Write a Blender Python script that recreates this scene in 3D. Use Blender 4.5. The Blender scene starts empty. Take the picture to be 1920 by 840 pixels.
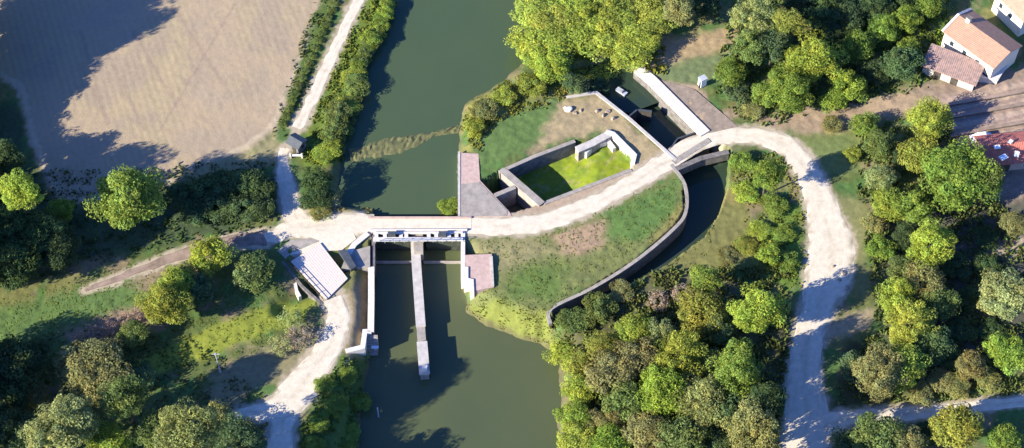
import bpy, bmesh, math, random
import numpy as np
from mathutils import Vector
R = math.radians
random.seed(7); rng = np.random.default_rng(7)
# ------------------------------------------------------------ camera, sky, sun
PITCH = R(55); DIST = 320.0; FPX = 3200.0
SUN_EL = R(24); SHADOW_AZ = R(27)          # shadows run this far north of east
SUN_STRENGTH = 5.0; SKY_STRENGTH = 0.125; EXPOSURE = 1.45
cp, sp_ = math.cos(PITCH), math.sin(PITCH)
CAM = np.array([0.0, -DIST*cp, DIST*sp_])
sc = bpy.context.scene
C = bpy.data.collections.new('place'); sc.collection.children.link(C)
cd = bpy.data.cameras.new('camera'); cd.lens = 36*FPX/1920; cd.sensor_width = 36; cd.clip_end = 20000; cd.clip_start = 1
cam = bpy.data.objects.new('camera', cd); sc.collection.objects.link(cam)
cam.location = CAM; cam.rotation_euler = (math.pi/2-PITCH, 0, 0); sc.camera = cam
w = bpy.data.worlds.new('World'); sc.world = w; w.use_nodes = True
nt = w.node_tree; bg = nt.nodes['Background']
sky = nt.nodes.new('ShaderNodeTexSky'); sky.sky_type = 'NISHITA'; sky.sun_disc = False
sky.sun_elevation = SUN_EL; sky.ozone_density = 6.0; sky.dust_density = 0.3; sky.air_density = 1.0
sdir = Vector((-math.cos(SHADOW_AZ)*math.cos(SUN_EL), -math.sin(SHADOW_AZ)*math.cos(SUN_EL), math.sin(SUN_EL)))
sky.sun_rotation = math.atan2(sdir.x, sdir.y)
hs = nt.nodes.new('ShaderNodeHueSaturation'); hs.inputs['Saturation'].default_value = 1.15; hs.inputs['Hue'].default_value = .52
nt.links.new(sky.outputs[0], hs.inputs['Color']); nt.links.new(hs.outputs[0], bg.inputs[0]); bg.inputs[1].default_value = SKY_STRENGTH
sl = bpy.data.lights.new('sun', 'SUN'); sl.energy = SUN_STRENGTH; sl.angle = R(0.5); sl.color = (1.0, 0.93, 0.78)
so = bpy.data.objects.new('sun', sl); sc.collection.objects.link(so)
so.rotation_euler = (-sdir).to_track_quat('-Z', 'Y').to_euler(); so.location = sdir*300
vs = sc.view_settings; vs.view_transform = 'Standard'; vs.look = 'None'; vs.exposure = EXPOSURE; vs.gamma = 1; vs.use_curve_mapping = False
sc.cycles.max_bounces = 5; sc.cycles.diffuse_bounces = 3; sc.cycles.transparent_max_bounces = 4

# ------------------------------------------------------------ maths helpers
def P(px, py, z=0.0):                       # the place on level z seen at this spot of the survey picture
    rx = px-960; u = -(py-420)
    d = np.array([rx, FPX*cp+u*sp_, -FPX*sp_+u*cp]); t = (z-CAM[2])/d[2]
    q = CAM+d*t; return (float(q[0]), float(q[1]))
def PP(pts, z=0.0): return [P(a, b, z) for a, b in pts]
def poly_sd(poly, X, Y):                    # signed distance, negative inside
    n = len(poly); d = np.full(X.shape, 1e18); ins = np.zeros(X.shape, bool)
    for i in range(n):
        ax, ay = poly[i]; bx, by = poly[(i+1) % n]
        ex, ey = bx-ax, by-ay; L = ex*ex+ey*ey+1e-12
        t = np.clip(((X-ax)*ex+(Y-ay)*ey)/L, 0, 1)
        d = np.minimum(d, (X-ax-t*ex)**2+(Y-ay-t*ey)**2)
        c = (ay > Y) != (by > Y)
        ins ^= c & (X < ax+(Y-ay)*ex/(ey if abs(ey) > 1e-12 else 1e-12))
    d = np.sqrt(d); return np.where(ins, -d, d)
def line_d(pts, X, Y, widths=None):         # distance to an open line minus its half width
    d = np.full(X.shape, 1e9)
    for i in range(len(pts)-1):
        ax, ay = pts[i]; bx, by = pts[i+1]; ex, ey = bx-ax, by-ay; L = ex*ex+ey*ey+1e-12
        t = np.clip(((X-ax)*ex+(Y-ay)*ey)/L, 0, 1); q = np.sqrt((X-ax-t*ex)**2+(Y-ay-t*ey)**2)
        if widths is not None: q = q-(widths[i]+(widths[i+1]-widths[i])*t)/2
        d = np.minimum(d, q)
    return d
def hsh(i, j, s): 
    v = np.sin(i*127.1+j*311.7+s*74.7)*43758.5453; return v-np.floor(v)
def vnoise(X, Y, s=0):
    i = np.floor(X); j = np.floor(Y); f = X-i; g = Y-j; f = f*f*(3-2*f); g = g*g*(3-2*g)
    return (hsh(i, j, s)*(1-f)+hsh(i+1, j, s)*f)*(1-g)+(hsh(i, j+1, s)*(1-f)+hsh(i+1, j+1, s)*f)*g
def fbm(X, Y, sc_=1.0, s=0, o=4):
    r = 0; a = .5
    for k in range(o): r = r+a*vnoise(X*sc_, Y*sc_, s+k*3.1); a *= .5; sc_ *= 2.03
    return r/(1-.5**o)
def ss(a, b, x): t = np.clip((x-a)/(b-a), 0, 1); return t*t*(3-2*t)
def spline(pts, n=8):
    out = []; m = len(pts); a = [np.array(p, float) for p in pts]
    for i in range(m-1):
        p0 = a[max(i-1, 0)]; p1 = a[i]; p2 = a[i+1]; p3 = a[min(i+2, m-1)]
        for k in range(n):
            t = k/n
            out.append(.5*((2*p1)+(-p0+p2)*t+(2*p0-5*p1+4*p2-p3)*t*t+(-p0+3*p1-3*p2+p3)*t**3))
    out.append(a[-1]); return out

# ------------------------------------------------------------ materials
def mat(name, col, rough=.9, var=.25, scale=1.0, bump=.3, bscale=6.0, spec=.2, col2=None, detail=6):
    m = bpy.data.materials.new(name); m.use_nodes = True; n = m.node_tree.nodes; l = m.node_tree.links
    b = n['Principled BSDF']; b.inputs['Roughness'].default_value = rough; b.inputs['Specular IOR Level'].default_value = spec
    g = n.new('ShaderNodeNewGeometry'); nz = n.new('ShaderNodeTexNoise'); nz.inputs['Scale'].default_value = scale; nz.inputs['Detail'].default_value = detail
    nz.inputs['Roughness'].default_value = .65
    l.new(g.outputs['Position'], nz.inputs['Vector'])
    r = n.new('ShaderNodeValToRGB'); c2 = col2 or tuple(c*(1-2*var) for c in col)
    r.color_ramp.elements[0].position = .3; r.color_ramp.elements[1].position = .7
    r.color_ramp.elements[0].color = (*[max(0, c) for c in c2], 1); r.color_ramp.elements[1].color = (*col, 1)
    l.new(nz.outputs[0], r.inputs[0]); l.new(r.outputs[0], b.inputs['Base Color'])
    if bump:
        n2 = n.new('ShaderNodeTexNoise'); n2.inputs['Scale'].default_value = bscale; n2.inputs['Detail'].default_value = 5
        bp = n.new('ShaderNodeBump'); bp.inputs['Strength'].default_value = bump; bp.inputs['Distance'].default_value = .1
        l.new(g.outputs['Position'], n2.inputs['Vector']); l.new(n2.outputs[0], bp.inputs['Height']); l.new(bp.outputs[0], b.inputs['Normal'])
    return m
M = {}
M['gravel'] = mat('pale_gravel', (.64, .56, .425), var=.12, scale=.9, bump=.4, bscale=4, detail=9)
M['track'] = mat('dirt_track', (.34, .25, .19), var=.25, scale=.5, bump=.4)
M['concrete'] = mat('weathered_concrete', (.36, .32, .27), var=.22, scale=.8)
M['pale'] = mat('pale_stone', (.50, .46, .41), var=.16, scale=.9)
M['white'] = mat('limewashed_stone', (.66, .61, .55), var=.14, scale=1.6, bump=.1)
M['pink'] = mat('pink_brick_paving', (.50, .36, .30), var=.15, scale=1.2)
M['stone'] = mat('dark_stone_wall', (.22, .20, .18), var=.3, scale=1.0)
M['grey'] = mat('grey_painted_steel', (.42, .44, .46), rough=.5, var=.1, spec=.4)
M['steel'] = mat('dark_steel', (.07, .08, .09), rough=.5, var=.2, spec=.4)
M['plank'] = mat('pale_planks', (.62, .54, .46), var=.08, scale=3)
M['weir_shade'] = mat('painted_weir_shade', (.06, .07, .05), var=.3, scale=1.0)  # shade on the weir gates and apron, put into a dark colour
M['wood'] = mat('dark_timber', (.09, .075, .06), var=.3, scale=2)
M['bark'] = mat('bark', (.13, .10, .075), var=.3, scale=3)
M['render'] = mat('cream_render', (.74, .66, .53), var=.07, scale=.8, bump=.1)
M['glass'] = mat('window_glass', (.03, .04, .05), rough=.1, var=.1, spec=.6, bump=0)
M['rubble'] = mat('rubble', (.42, .33, .24), var=.3, scale=3)
M['white_metal'] = mat('white_paint', (.8, .8, .78), rough=.4, var=.04, bump=0)
def tile_mat(name, c1, c2, ang, pitch=.35):
    m = mat(name, c1, col2=c2, scale=1.3, bump=0); n = m.node_tree.nodes; l = m.node_tree.links
    g = n.new('ShaderNodeNewGeometry'); mp = n.new('ShaderNodeMapping'); mp.inputs['Rotation'].default_value = (0, 0, -ang)
    wv = n.new('ShaderNodeTexWave'); wv.inputs['Scale'].default_value = .32/pitch; wv.inputs['Distortion'].default_value = 1.2
    bp = n.new('ShaderNodeBump'); bp.inputs['Strength'].default_value = .35; bp.inputs['Distance'].default_value = .1
    l.new(g.outputs['Position'], mp.inputs[0]); l.new(mp.outputs[0], wv.inputs[0]); l.new(wv.outputs[1], bp.inputs['Height'])
    l.new(bp.outputs[0], n['Principled BSDF'].inputs['Normal']); return m
def water_mat(name, col, col2):
    m = mat(name, col, rough=.12, col2=col2, scale=.03, bump=.06, bscale=1.5, spec=.25, detail=3); return m
M['water_up'] = water_mat('upper_river_water', (.058, .084, .038), (.048, .076, .040))
M['water_low'] = water_mat('lower_river_water', (.080, .092, .040), (.062, .080, .038))
M['water_lock'] = water_mat('lock_water', (.035, .055, .035), (.022, .038, .026))
# leaf material takes its colour from the object, varied per leaf
def leaf_mat():
    m = bpy.data.materials.new('foliage'); m.use_nodes = True; n = m.node_tree.nodes; l = m.node_tree.links
    n.remove(n['Principled BSDF']); out = n['Material Output']
    oi = n.new('ShaderNodeObjectInfo'); at = n.new('ShaderNodeAttribute'); at.attribute_name = 'tint'
    mx = n.new('ShaderNodeVectorMath'); mx.operation = 'MULTIPLY'
    l.new(oi.outputs['Color'], mx.inputs[0]); l.new(at.outputs['Color'], mx.inputs[1])
    d = n.new('ShaderNodeBsdfDiffuse'); t = n.new('ShaderNodeBsdfTranslucent'); x = n.new('ShaderNodeMixShader'); x.inputs[0].default_value = .5
    l.new(mx.outputs[0], d.inputs[0]); l.new(mx.outputs[0], t.inputs[0]); l.new(d.outputs[0], x.inputs[1]); l.new(t.outputs[0], x.inputs[2])
    l.new(x.outputs[0], out.inputs[0]); return m
M['leaf'] = leaf_mat()
def ground_mat():
    m = bpy.data.materials.new('ground_cover'); m.use_nodes = True; n = m.node_tree.nodes; l = m.node_tree.links
    b = n['Principled BSDF']; b.inputs['Roughness'].default_value = 1; b.inputs['Specular IOR Level'].default_value = .05
    at = n.new('ShaderNodeAttribute'); at.attribute_name = 'soil'
    g = n.new('ShaderNodeNewGeometry'); nz = n.new('ShaderNodeTexNoise'); nz.inputs['Scale'].default_value = 1.1; nz.inputs['Detail'].default_value = 8; nz.inputs['Roughness'].default_value = .7
    l.new(g.outputs['Position'], nz.inputs['Vector'])
    r = n.new('ShaderNodeMapRange'); r.inputs[1].default_value = .3; r.inputs[2].default_value = .7; r.inputs[3].default_value = .78; r.inputs[4].default_value = 1.22
    l.new(nz.outputs[0], r.inputs[0]); s = n.new('ShaderNodeVectorMath'); s.operation = 'SCALE'
    l.new(at.outputs['Color'], s.inputs[0]); mm = n.new('ShaderNodeMath'); mm.operation = 'SUBTRACT'; mm.inputs[1].default_value = 1; m2 = n.new('ShaderNodeMath'); m2.operation = 'MULTIPLY_ADD'; m2.inputs[2].default_value = 1
    l.new(r.outputs[0], mm.inputs[0]); l.new(mm.outputs[0], m2.inputs[0]); l.new(at.outputs['Alpha'], m2.inputs[1]); l.new(m2.outputs[0], s.inputs['Scale']); l.new(s.outputs[0], b.inputs['Base Color'])
    bp = n.new('ShaderNodeBump'); bp.inputs['Strength'].default_value = .35; bp.inputs['Distance'].default_value = .12
    n2 = n.new('ShaderNodeTexNoise'); n2.inputs['Scale'].default_value = 3.0; n2.inputs['Detail'].default_value = 6
    l.new(g.outputs['Position'], n2.inputs['Vector']); l.new(n2.outputs[0], bp.inputs['Height']); l.new(bp.outputs[0], b.inputs['Normal'])
    return m
M['ground'] = ground_mat()

# ------------------------------------------------------------ object helpers
def tag(o, label=None, cat=None, group=None, kind=None):
    if label: o['label'] = label
    if cat: o['category'] = cat
    if group: o['group'] = group
    if kind: o['kind'] = kind
    return o
def thing(name, label, cat, loc=(0, 0, 0), rz=0, group=None):
    o = bpy.data.objects.new(name, None); o.empty_display_size = .5; C.objects.link(o)
    o.location = loc; o.rotation_euler = (0, 0, rz); return tag(o, label, cat, group)
def mesh(name, vs_, fs, m, parent=None, smooth=False):
    me = bpy.data.meshes.new(name); me.from_pydata([tuple(map(float, v)) for v in vs_], [], fs); me.update()
    if m: me.materials.append(m)
    if smooth: me.polygons.foreach_set('use_smooth', [True]*len(me.polygons))
    o = bpy.data.objects.new(name, me); C.objects.link(o)
    if parent is not None:
        o.parent = parent
    return o
class MB:                                    # collects solids, built as one mesh
    def __init__(s, off=(0, 0, 0)): s.v = []; s.f = []; s.o = off
    def add(s, vs_, fs):
        k = len(s.v); s.v += [(a[0]-s.o[0], a[1]-s.o[1], a[2]-s.o[2]) for a in vs_]; s.f += [tuple(i+k for i in f) for f in fs]; return s
    def box(s, c, size, rz=0, bev=0):
        a, b, h = size[0]/2, size[1]/2, size[2]/2; ca, sa = math.cos(rz), math.sin(rz); v = []
        for z in (-h, h):
            for x, y in ((-a, -b), (a, -b), (a, b), (-a, b)): v.append((c[0]+x*ca-y*sa, c[1]+x*sa+y*ca, c[2]+z))
        return s.add(v, [(3, 2, 1, 0), (4, 5, 6, 7), (0, 1, 5, 4), (1, 2, 6, 5), (2, 3, 7, 6), (3, 0, 4, 7)])
    def bar(s, p, q, wd, ht):                # box beam from p to q
        p = Vector(p); q = Vector(q); d = (q-p).normalized(); up = Vector((0, 0, 1)) if abs(d.z) < .95 else Vector((1, 0, 0))
        a = d.cross(up).normalized()*wd/2; b = a.cross(d).normalized()*ht/2; v = []
        for o in (p, q):
            for x, y in ((-1, -1), (1, -1), (1, 1), (-1, 1)): v.append(tuple(o+a*x+b*y))
        return s.add(v, [(3, 2, 1, 0), (4, 5, 6, 7), (0, 1, 5, 4), (1, 2, 6, 5), (2, 3, 7, 6), (3, 0, 4, 7)])
    def tube(s, p, q, r0, r1, n=7):
        p = Vector(p); q = Vector(q); d = (q-p).normalized(); up = Vector((0, 0, 1)) if abs(d.z) < .9 else Vector((1, 0, 0))
        a = d.cross(up).normalized(); b = a.cross(d); v = []
        for o, r in ((p, r0), (q, r1)):
            for k in range(n): t = 2*math.pi*k/n; v.append(tuple(o+a*math.cos(t)*r+b*math.sin(t)*r))
        return s.add(v, [tuple(range(n-1, -1, -1)), tuple(range(n, 2*n))]+[(k, (k+1) % n, n+(k+1) % n, n+k) for k in range(n)])
    def prism(s, poly, z0, z1):
        n = len(poly); ar = sum(poly[i][0]*poly[(i+1) % n][1]-poly[(i+1) % n][0]*poly[i][1] for i in range(n))
        if ar < 0: poly = poly[::-1]
        v = [(x, y, z0) for x, y in poly]+[(x, y, z1) for x, y in poly]
        return s.add(v, [tuple(range(n-1, -1, -1)), tuple(range(n, 2*n))]+[(k, (k+1) % n, n+(k+1) % n, n+k) for k in range(n)])
    def wall(s, pts, wd, z0, z1):            # mitred wall of width wd along a line
        L, Rr = offs(pts, wd/2); n = len(pts)
        z1s = z1 if hasattr(z1, '__len__') else [z1]*n
        v = []
        for i in range(n): v += [(*L[i], z0), (*Rr[i], z0), (*Rr[i], z1s[i]), (*L[i], z1s[i])]
        f = [(0, 1, 2, 3), tuple(4*(n-1)+k for k in (3, 2, 1, 0))]
        for i in range(n-1):
            a = 4*i; b = a+4
            for k in range(4): f.append((a+(k+1) % 4, a+k, b+k, b+(k+1) % 4))
        return s.add(v, f)
    def build(s, name, m, parent=None, smooth=False): return mesh(name, s.v, s.f, m, parent, smooth)
def offs(pts, h):
    n = len(pts); L = []; Rr = []; p = [np.array(q[:2], float) for q in pts]
    hs = h if hasattr(h, '__len__') else [h]*n
    for i in range(n):
        d1 = p[i]-p[i-1] if i else p[1]-p[0]; d2 = p[i+1]-p[i] if i < n-1 else d1
        d1 = d1/np.linalg.norm(d1); d2 = d2/np.linalg.norm(d2); d = d1+d2; d /= np.linalg.norm(d)
        nn = np.array([-d[1], d[0]]); k = 1/max(.4, abs(nn @ np.array([-d1[1], d1[0]])))
        L.append(tuple(p[i]+nn*hs[i]*k)); Rr.append(tuple(p[i]-nn*hs[i]*k))
    return L, Rr

# ------------------------------------------------------------ layout
ZU, ZL = -1.3, -3.6                          # upper and lower water levels
upper = PP([(760, -120), (742, 0), (722, 60), (695, 115), (668, 185), (648, 240), (636, 300), (634, 340), (640, 385), (690, 392), (862, 396),
            (860, 300), (866, 262), (862, 235), (872, 196), (905, 176), (945, 152), (985, 118), (988, 60), (970, 20), (975, -120)], ZU)
lower = PP([(705, 500), (705, 640), (690, 680), (672, 760), (662, 960), (1058, 960), (1052, 840), (1056, 720), (1050, 665), (1018, 640), (968, 628), (915, 606),
            (882, 584), (870, 540), (868, 500)], ZL)
weirpit = PP([(694, 448), (694, 660), (760, 700), (862, 560), (868, 448)], 0)
underbridge = PP([(700, 385), (700, 470), (862, 470), (862, 385)], 0)
lockpit = PP([(1150, 110), (1128, 172), (1243, 277), (1275, 300), (1338, 262), (1310, 246), (1196, 128)], 0)
canal_up = PP([(1050, 150), (1130, 176), (1210, 134), (1150, 105), (1060, 125)], 0)
tail = PP([(1264, 300), (1284, 345), (1284, 398), (1262, 432), (1190, 492), (1100, 548), (1040, 580), (1036, 612), (1085, 596), (1150, 550), (1245, 498), (1318, 446),
           (1346, 400), (1362, 350), (1368, 285), (1320, 255)], -.5)
ruin = PP([(952, 316), (1004, 292), (1078, 264), (1100, 266), (1146, 248), (1188, 300), (1182, 316), (1022, 378)], 0)
sluice = PP([(904, 338), (942, 318), (978, 349), (1012, 379), (996, 386), (960, 397)], 0)
ditch = [P(640, 490), P(575, 546), P(530, 575)]
field = PP([(-500, -300), (720, -150), (620, 0), (600, 60), (560, 150), (522, 240), (470, 284), (390, 312), (335, 340), (260, 375), (110, 385), (85, 345), (52, 262), (30, 170), (-30, 130), (-500, 60)])
LANES = {   # centre line in px and width in metres
 'towpath': ([(700, -60), (665, 15), (632, 85), (600, 155), (572, 215), (556, 240)], [2.3]*6, 'gravel'),
 'shore': ([(535, 278), (530, 310), (536, 345), (545, 380), (556, 410), (575, 430)], [1.8, 2.0, 3.4, 4.0, 4.6, 5.0], 'gravel'),
 'causeway': ([(498, 448), (540, 432), (590, 424), (650, 420), (700, 421)], [2.6, 4.0, 5.0, 5.4, 4.4], 'gravel'),
 'lane': ([(870, 420), (930, 424), (1000, 420), (1070, 400), (1140, 368), (1200, 334), (1255, 300), (1310, 268), (1372, 253), (1430, 257), (1475, 275), (1508, 310), (1526, 350), (1545, 400), (1558, 450), (1554, 510), (1535, 570), (1515, 640), (1508, 720), (1512, 800), (1500, 900)],
          [4.4, 4.2, 3.9, 3.7, 3.7, 3.9, 4.2, 4.0, 3.8, 4.2, 4.8, 5.0, 5.2, 6.6, 8.2, 8.4, 6.2, 5.2, 6.4, 8.0, 8.0], 'gravel'),
 'farm': ([(1540, 800), (1600, 782), (1680, 776), (1780, 768), (1870, 757), (1990, 745)], [4.5, 3.0, 2.6, 2.4, 2.2, 2.0], 'gravel'),
 'quay': ([(622, 560), (634, 590), (622, 640), (590, 690), (560, 730), (520, 765), (440, 775)], [4.2, 4.2, 4.6, 5.4, 6.4, 5.4, 1.0], 'gravel'),
 'south': ([(560, 730), (536, 775), (526, 830), (520, 920)], [5.4, 4.6, 4.4, 4.4], 'gravel'),
 'track': ([(500, 446), (440, 452), (380, 466), (300, 492), (230, 518), (160, 545)], [3.4, 3.0, 2.6, 2.2, 1.6, .8], 'track'),
}
for k, (pts, wd, m) in LANES.items():
    q = spline([(a, b, c*10) for (a, b), c in zip(pts, wd)], 6)
    LANES[k] = ([P(a[0], a[1]) for a in q], [a[2]/10 for a in q], m)
def height(X, Y, paths=True):
    X = np.asarray(X, float); Y = np.asarray(Y, float)
    z = (fbm(X, Y, .12, 1)-.5)*.5+(fbm(X, Y, .9, 5, 3)-.5)*.25
    zf = z*.35+.15; k = ss(-2, 3, -poly_sd(field, X, Y)); z = z*(1-k)+zf*k
    # ground falls gently to the river on the lower right, rises to the houses
    z = z+1.6*ss(66, 86, X)*ss(-10, 10, Y)
    dl = np.full(X.shape, 1e9)
    for pts, wd, m in LANES.values():
        near = (X > min(p[0] for p in pts)-12) & (X < max(p[0] for p in pts)+12) & (Y > min(p[1] for p in pts)-12) & (Y < max(p[1] for p in pts)+12)
        if near.any(): dl[near] = np.minimum(dl[near], line_d(pts, X[near], Y[near], wd))
    z = z*ss(0.2, 3.5, dl)
    dd = line_d(ditch, X, Y, [4, 4, 3]); z = z-1.5*ss(1.5, -1.5, dd)*ss(-.5, 1.2, dl)
    wob = (fbm(X, Y, .35, 9, 3)-.5)*2.2
    z = z-3.6*ss(2.6, -4.0, poly_sd(upper, X, Y)+wob*.7)
    s2 = poly_sd(lower, X, Y)+wob*.6; z = np.minimum(z, z*0-0+z-5.2*ss(4.2, -3.2, s2)*ss(-1, 1.5, dl))
    # spit of land stays level behind its wall; the far bank of the tail channel slopes
    st = poly_sd(tail, X, Y)
    z = np.where(st < .15, -5, z)
    hard = np.minimum.reduce([poly_sd(lockpit, X, Y), poly_sd(canal_up, X, Y), poly_sd(weirpit, X, Y), poly_sd(underbridge, X, Y), poly_sd(sluice, X, Y)])
    z = np.where(hard < .1, -5.5, z)
    z = np.where(poly_sd(ruin, X, Y) < .15, -3.7+1.9*ss(P(1050, 320)[0], P(1130, 280)[0], X)+(fbm(X, Y, .5, 3)-.5)*.5, z)
    return z
def H1(x, y): return float(height(np.array([x]), np.array([y]))[0])

# one ground sheet: fine where the survey looks, stretching out to the horizon
def axis(a, b, step, far=2600):
    core = list(np.arange(a, b, step)); out = []; s = step; x = core[-1]
    while x < far: s *= 1.35; x += s; out.append(x)
    pre = []; s = step; x = core[0]
    while x > -far: s *= 1.35; x -= s; pre.append(x)
    return np.array(pre[::-1]+core+out)
gx = axis(-122, 122, .33); gy = axis(-62, 70, .33)
GX, GY = np.meshgrid(gx, gy); GZ = height(GX, GY)
nx, ny = len(gx), len(gy)
V = np.stack([GX.ravel(), GY.ravel(), GZ.ravel()], 1)
idx = np.arange(nx*ny).reshape(ny, nx)
F = np.stack([idx[:-1, :-1].ravel(), idx[:-1, 1:].ravel(), idx[1:, 1:].ravel(), idx[1:, :-1].ravel()], 1)
me = bpy.data.meshes.new('ground'); me.vertices.add(len(V)); me.vertices.foreach_set('co', V.ravel())
me.loops.add(F.size); me.loops.foreach_set('vertex_index', F.ravel().astype(np.int32))
me.polygons.add(len(F)); me.polygons.foreach_set('loop_start', np.arange(0, F.size, 4, dtype=np.int32)); me.update(); me.validate()
me.polygons.foreach_set('use_smooth', np.ones(len(F), bool))
# albedo of soils and grasses by zone
def lerp(c, col, k): return c*(1-k[..., None])+np.array(col)*k[..., None]
n1 = fbm(GX, GY, .10, 21); n2 = fbm(GX, GY, .35, 31); n3 = fbm(GX, GY, 1.3, 41, 3)
col = np.zeros(GX.shape+(3,))+np.array([.088, .112, .035])
col = lerp(col, (.15, .15, .055), ss(.45, .65, n1)); col = lerp(col, (.075, .135, .04), ss(.5, .7, n2))
col = lerp(col, (.19, .15, .085), ss(.56, .74, fbm(GX, GY, .22, 55)))
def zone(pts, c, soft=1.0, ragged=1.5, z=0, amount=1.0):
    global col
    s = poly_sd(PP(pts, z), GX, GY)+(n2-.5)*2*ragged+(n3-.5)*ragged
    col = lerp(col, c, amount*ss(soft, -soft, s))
# field with its drill rows and tracks
sf = poly_sd(field, GX, GY)+(n3-.5)*1.6; k = ss(.5, -.5, sf)
fc = np.zeros(col.shape)+np.array([.375, .290, .195]); fc = lerp(fc, (.39, .31, .195), ss(.4, .7, n1)); fc = lerp(fc, (.35, .275, .195), ss(.45, .7, fbm(GX, GY, .16, 77)))
u = GX*math.cos(R(28))-GY*math.sin(R(-28)); u = GX*math.cos(R(20))+GY*math.sin(R(20))
rows = .5+.5*np.sin(u*2*math.pi/1.35+n2*.8); fc = fc*(1-.12*rows*(.2+.8*ss(.35, .6, n1)))[..., None]
for a, b in (((150, 60), (200, 235)), ((150, 120), (205, 232)), ((370, 130), (300, 245)), ((250, 60), (330, 200)), ((330, 20), (420, 160)), ((440, 10), (350, 160)), ((200, 95), (270, 245))):
    d = line_d([P(*a), P(*b)], GX, GY)+(n3-.5)*.5; fc = lerp(fc, (.28, .21, .16), .55*ss(.55, .1, d))
fc = lerp(fc, (.47, .38, .27), .7*ss(.9, .3, np.abs(sf+1.2)))*np.array([.90, .90, .86])
col = col*(1-k[..., None])+fc*k[..., None]
G1 = (.092, .145, .045); GY_ = (.19, .215, .035); TAN = (.28, .215, .12); OLV = (.16, .155, .06); WOOD = (.06, .065, .03); BR = (.26, .18, .12); STN = (.30, .25, .20)
zone([(330, 330), (480, 275), (520, 240), (540, 300), (470, 320), (350, 350)], (.25, .22, .11), 1.5)
zone([(560, 110), (612, -20), (640, -20), (560, 200), (540, 260), (520, 250)], (.09, .13, .035), .8)
zone([(680, -20), (760, -20), (650, 300), (570, 320), (560, 270), (610, 150)], (.11, .15, .03), 1.0)
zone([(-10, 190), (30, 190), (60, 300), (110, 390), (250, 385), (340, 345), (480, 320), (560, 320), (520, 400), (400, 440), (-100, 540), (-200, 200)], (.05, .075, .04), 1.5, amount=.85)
zone([(-60, 600), (200, 530), (330, 490), (420, 470), (400, 520), (250, 585), (0, 665), (-60, 680)], G1, 1.5)
zone([(230, 520), (420, 455), (440, 480), (400, 500), (300, 560)], BR, 1.5, amount=.8)
zone([(130, 615), (260, 575), (280, 600), (180, 660), (120, 640)], BR, 1.5)
zone([(270, 672), (390, 615), (530, 560), (600, 560), (560, 600), (420, 660), (300, 700)], GY_, .8, .8, amount=1)  # sun strip between two tree shadows, painted in as brighter grass
zone([(400, 700), (560, 620), (610, 620), (560, 690), (440, 760), (380, 770)], (.19, .17, .09), 1.2)
zone([(580, 760), (620, 660), (690, 660), (700, 720), (680, 840), (560, 860)], (.08, .12, .03), 1.2)
zone([(640, 560), (694, 500), (694, 640), (650, 680), (640, 640)], (.28, .22, .12), .8, .7)
zone([(590, 385), (690, 385), (700, 418), (590, 412)], (.24, .21, .09), .8, .8)
zone([(620, 350), (640, 350), (640, 400), (600, 410)], (.2, .18, .1), .8, .8)
zone([(880, 260), (950, 190), (1060, 190), (1040, 260), (900, 320)], G1, 1.5)
zone([(870, 200), (960, 150), (1000, 180), (920, 230), (880, 280)], (.2, .19, .05), 1.2)
zone([(1040, 190), (1130, 175), (1190, 240), (1250, 290), (1200, 320), (1150, 245), (1060, 262), (1000, 285), (1030, 230)], (.30, .235, .13), 1.2)
zone([(930, 400), (1200, 305), (1260, 285), (1130, 370), (1010, 410)], (.33, .25, .17), .8)
zone([(880, 440), (1000, 440), (1130, 385), (1290, 320), (1290, 400), (1200, 480), (1040, 570), (1030, 640), (880, 600)], (.14, .155, .055), .8)
zone([(1130, 400), (1270, 335), (1275, 400), (1200, 450), (1140, 445)], (.088, .15, .042), 1.5)
zone([(960, 490), (1060, 500), (1040, 560), (960, 560)], (.10, .15, .04), 2)
zone([(1030, 440), (1130, 415), (1130, 465), (1060, 475)], (.30, .21, .13), 1.5)
zone([(880, 455), (1000, 440), (1040, 470), (930, 520)], (.21, .19, .09), 1.8)
zone([(870, 560), (950, 570), (1030, 590), (1040, 650), (880, 640)], (.16, .18, .042), 1.0)
zone([(1200, 80), (1400, 40), (1400, 90), (1290, 115), (1200, 150)], (.30, .22, .12), 1.5)
zone([(1230, 130), (1390, 90), (1380, 150), (1300, 165), (1240, 150)], (.13, .16, .07), 1.5)
zone([(1230, 155), (1300, 160), (1375, 232), (1360, 250), (1320, 250)], (.32, .24, .16), .8)
zone([(1370, 215), (1560, 190), (1720, 175), (1720, 210), (1560, 250), (1480, 250)], (.27, .2, .13), 1.5)
zone([(1500, 260), (1600, 250), (1620, 320), (1530, 330)], (.13, .16, .055), 1.5)
zone([(1560, 360), (1640, 370), (1620, 560), (1600, 500), (1560, 400)], (.17, .17, .07), 1.5)
zone([(1700, 170), (1990, 120), (1990, 430), (1840, 420), (1780, 260)], (.24, .18, .13), 1.5)
zone([(1290, 360), (1380, 340), (1420, 470), (1250, 500), (1140, 560), (1160, 540)], (.2, .17, .06), 1.2)
zone([(1300, 430), (1352, 380), (1400, 380), (1420, 470), (1330, 510), (1180, 560)], (.15, .145, .05), 1.0, 1.0)
zone([(1450, 380), (1510, 380), (1510, 520), (1470, 560), (1430, 480)], (.10, .155, .03), 1)
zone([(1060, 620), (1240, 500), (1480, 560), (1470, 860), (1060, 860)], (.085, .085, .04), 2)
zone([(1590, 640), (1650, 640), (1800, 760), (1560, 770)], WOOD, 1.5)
zone([(1540, 610), (1650, 575), (1640, 610), (1540, 640)], (.3, .24, .15), 1)  # lit stripe between shadows right of the lane, painted into the ground colour
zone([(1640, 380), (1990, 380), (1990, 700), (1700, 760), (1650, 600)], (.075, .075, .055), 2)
zone([(1620, 755), (1990, 690), (1990, 745), (1780, 760)], (.16, .17, .05), 1.2)
gar = poly_sd(PP([(1765, 180), (1990, 135), (1990, 260), (1800, 275)], 1.6), GX, GY)
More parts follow.
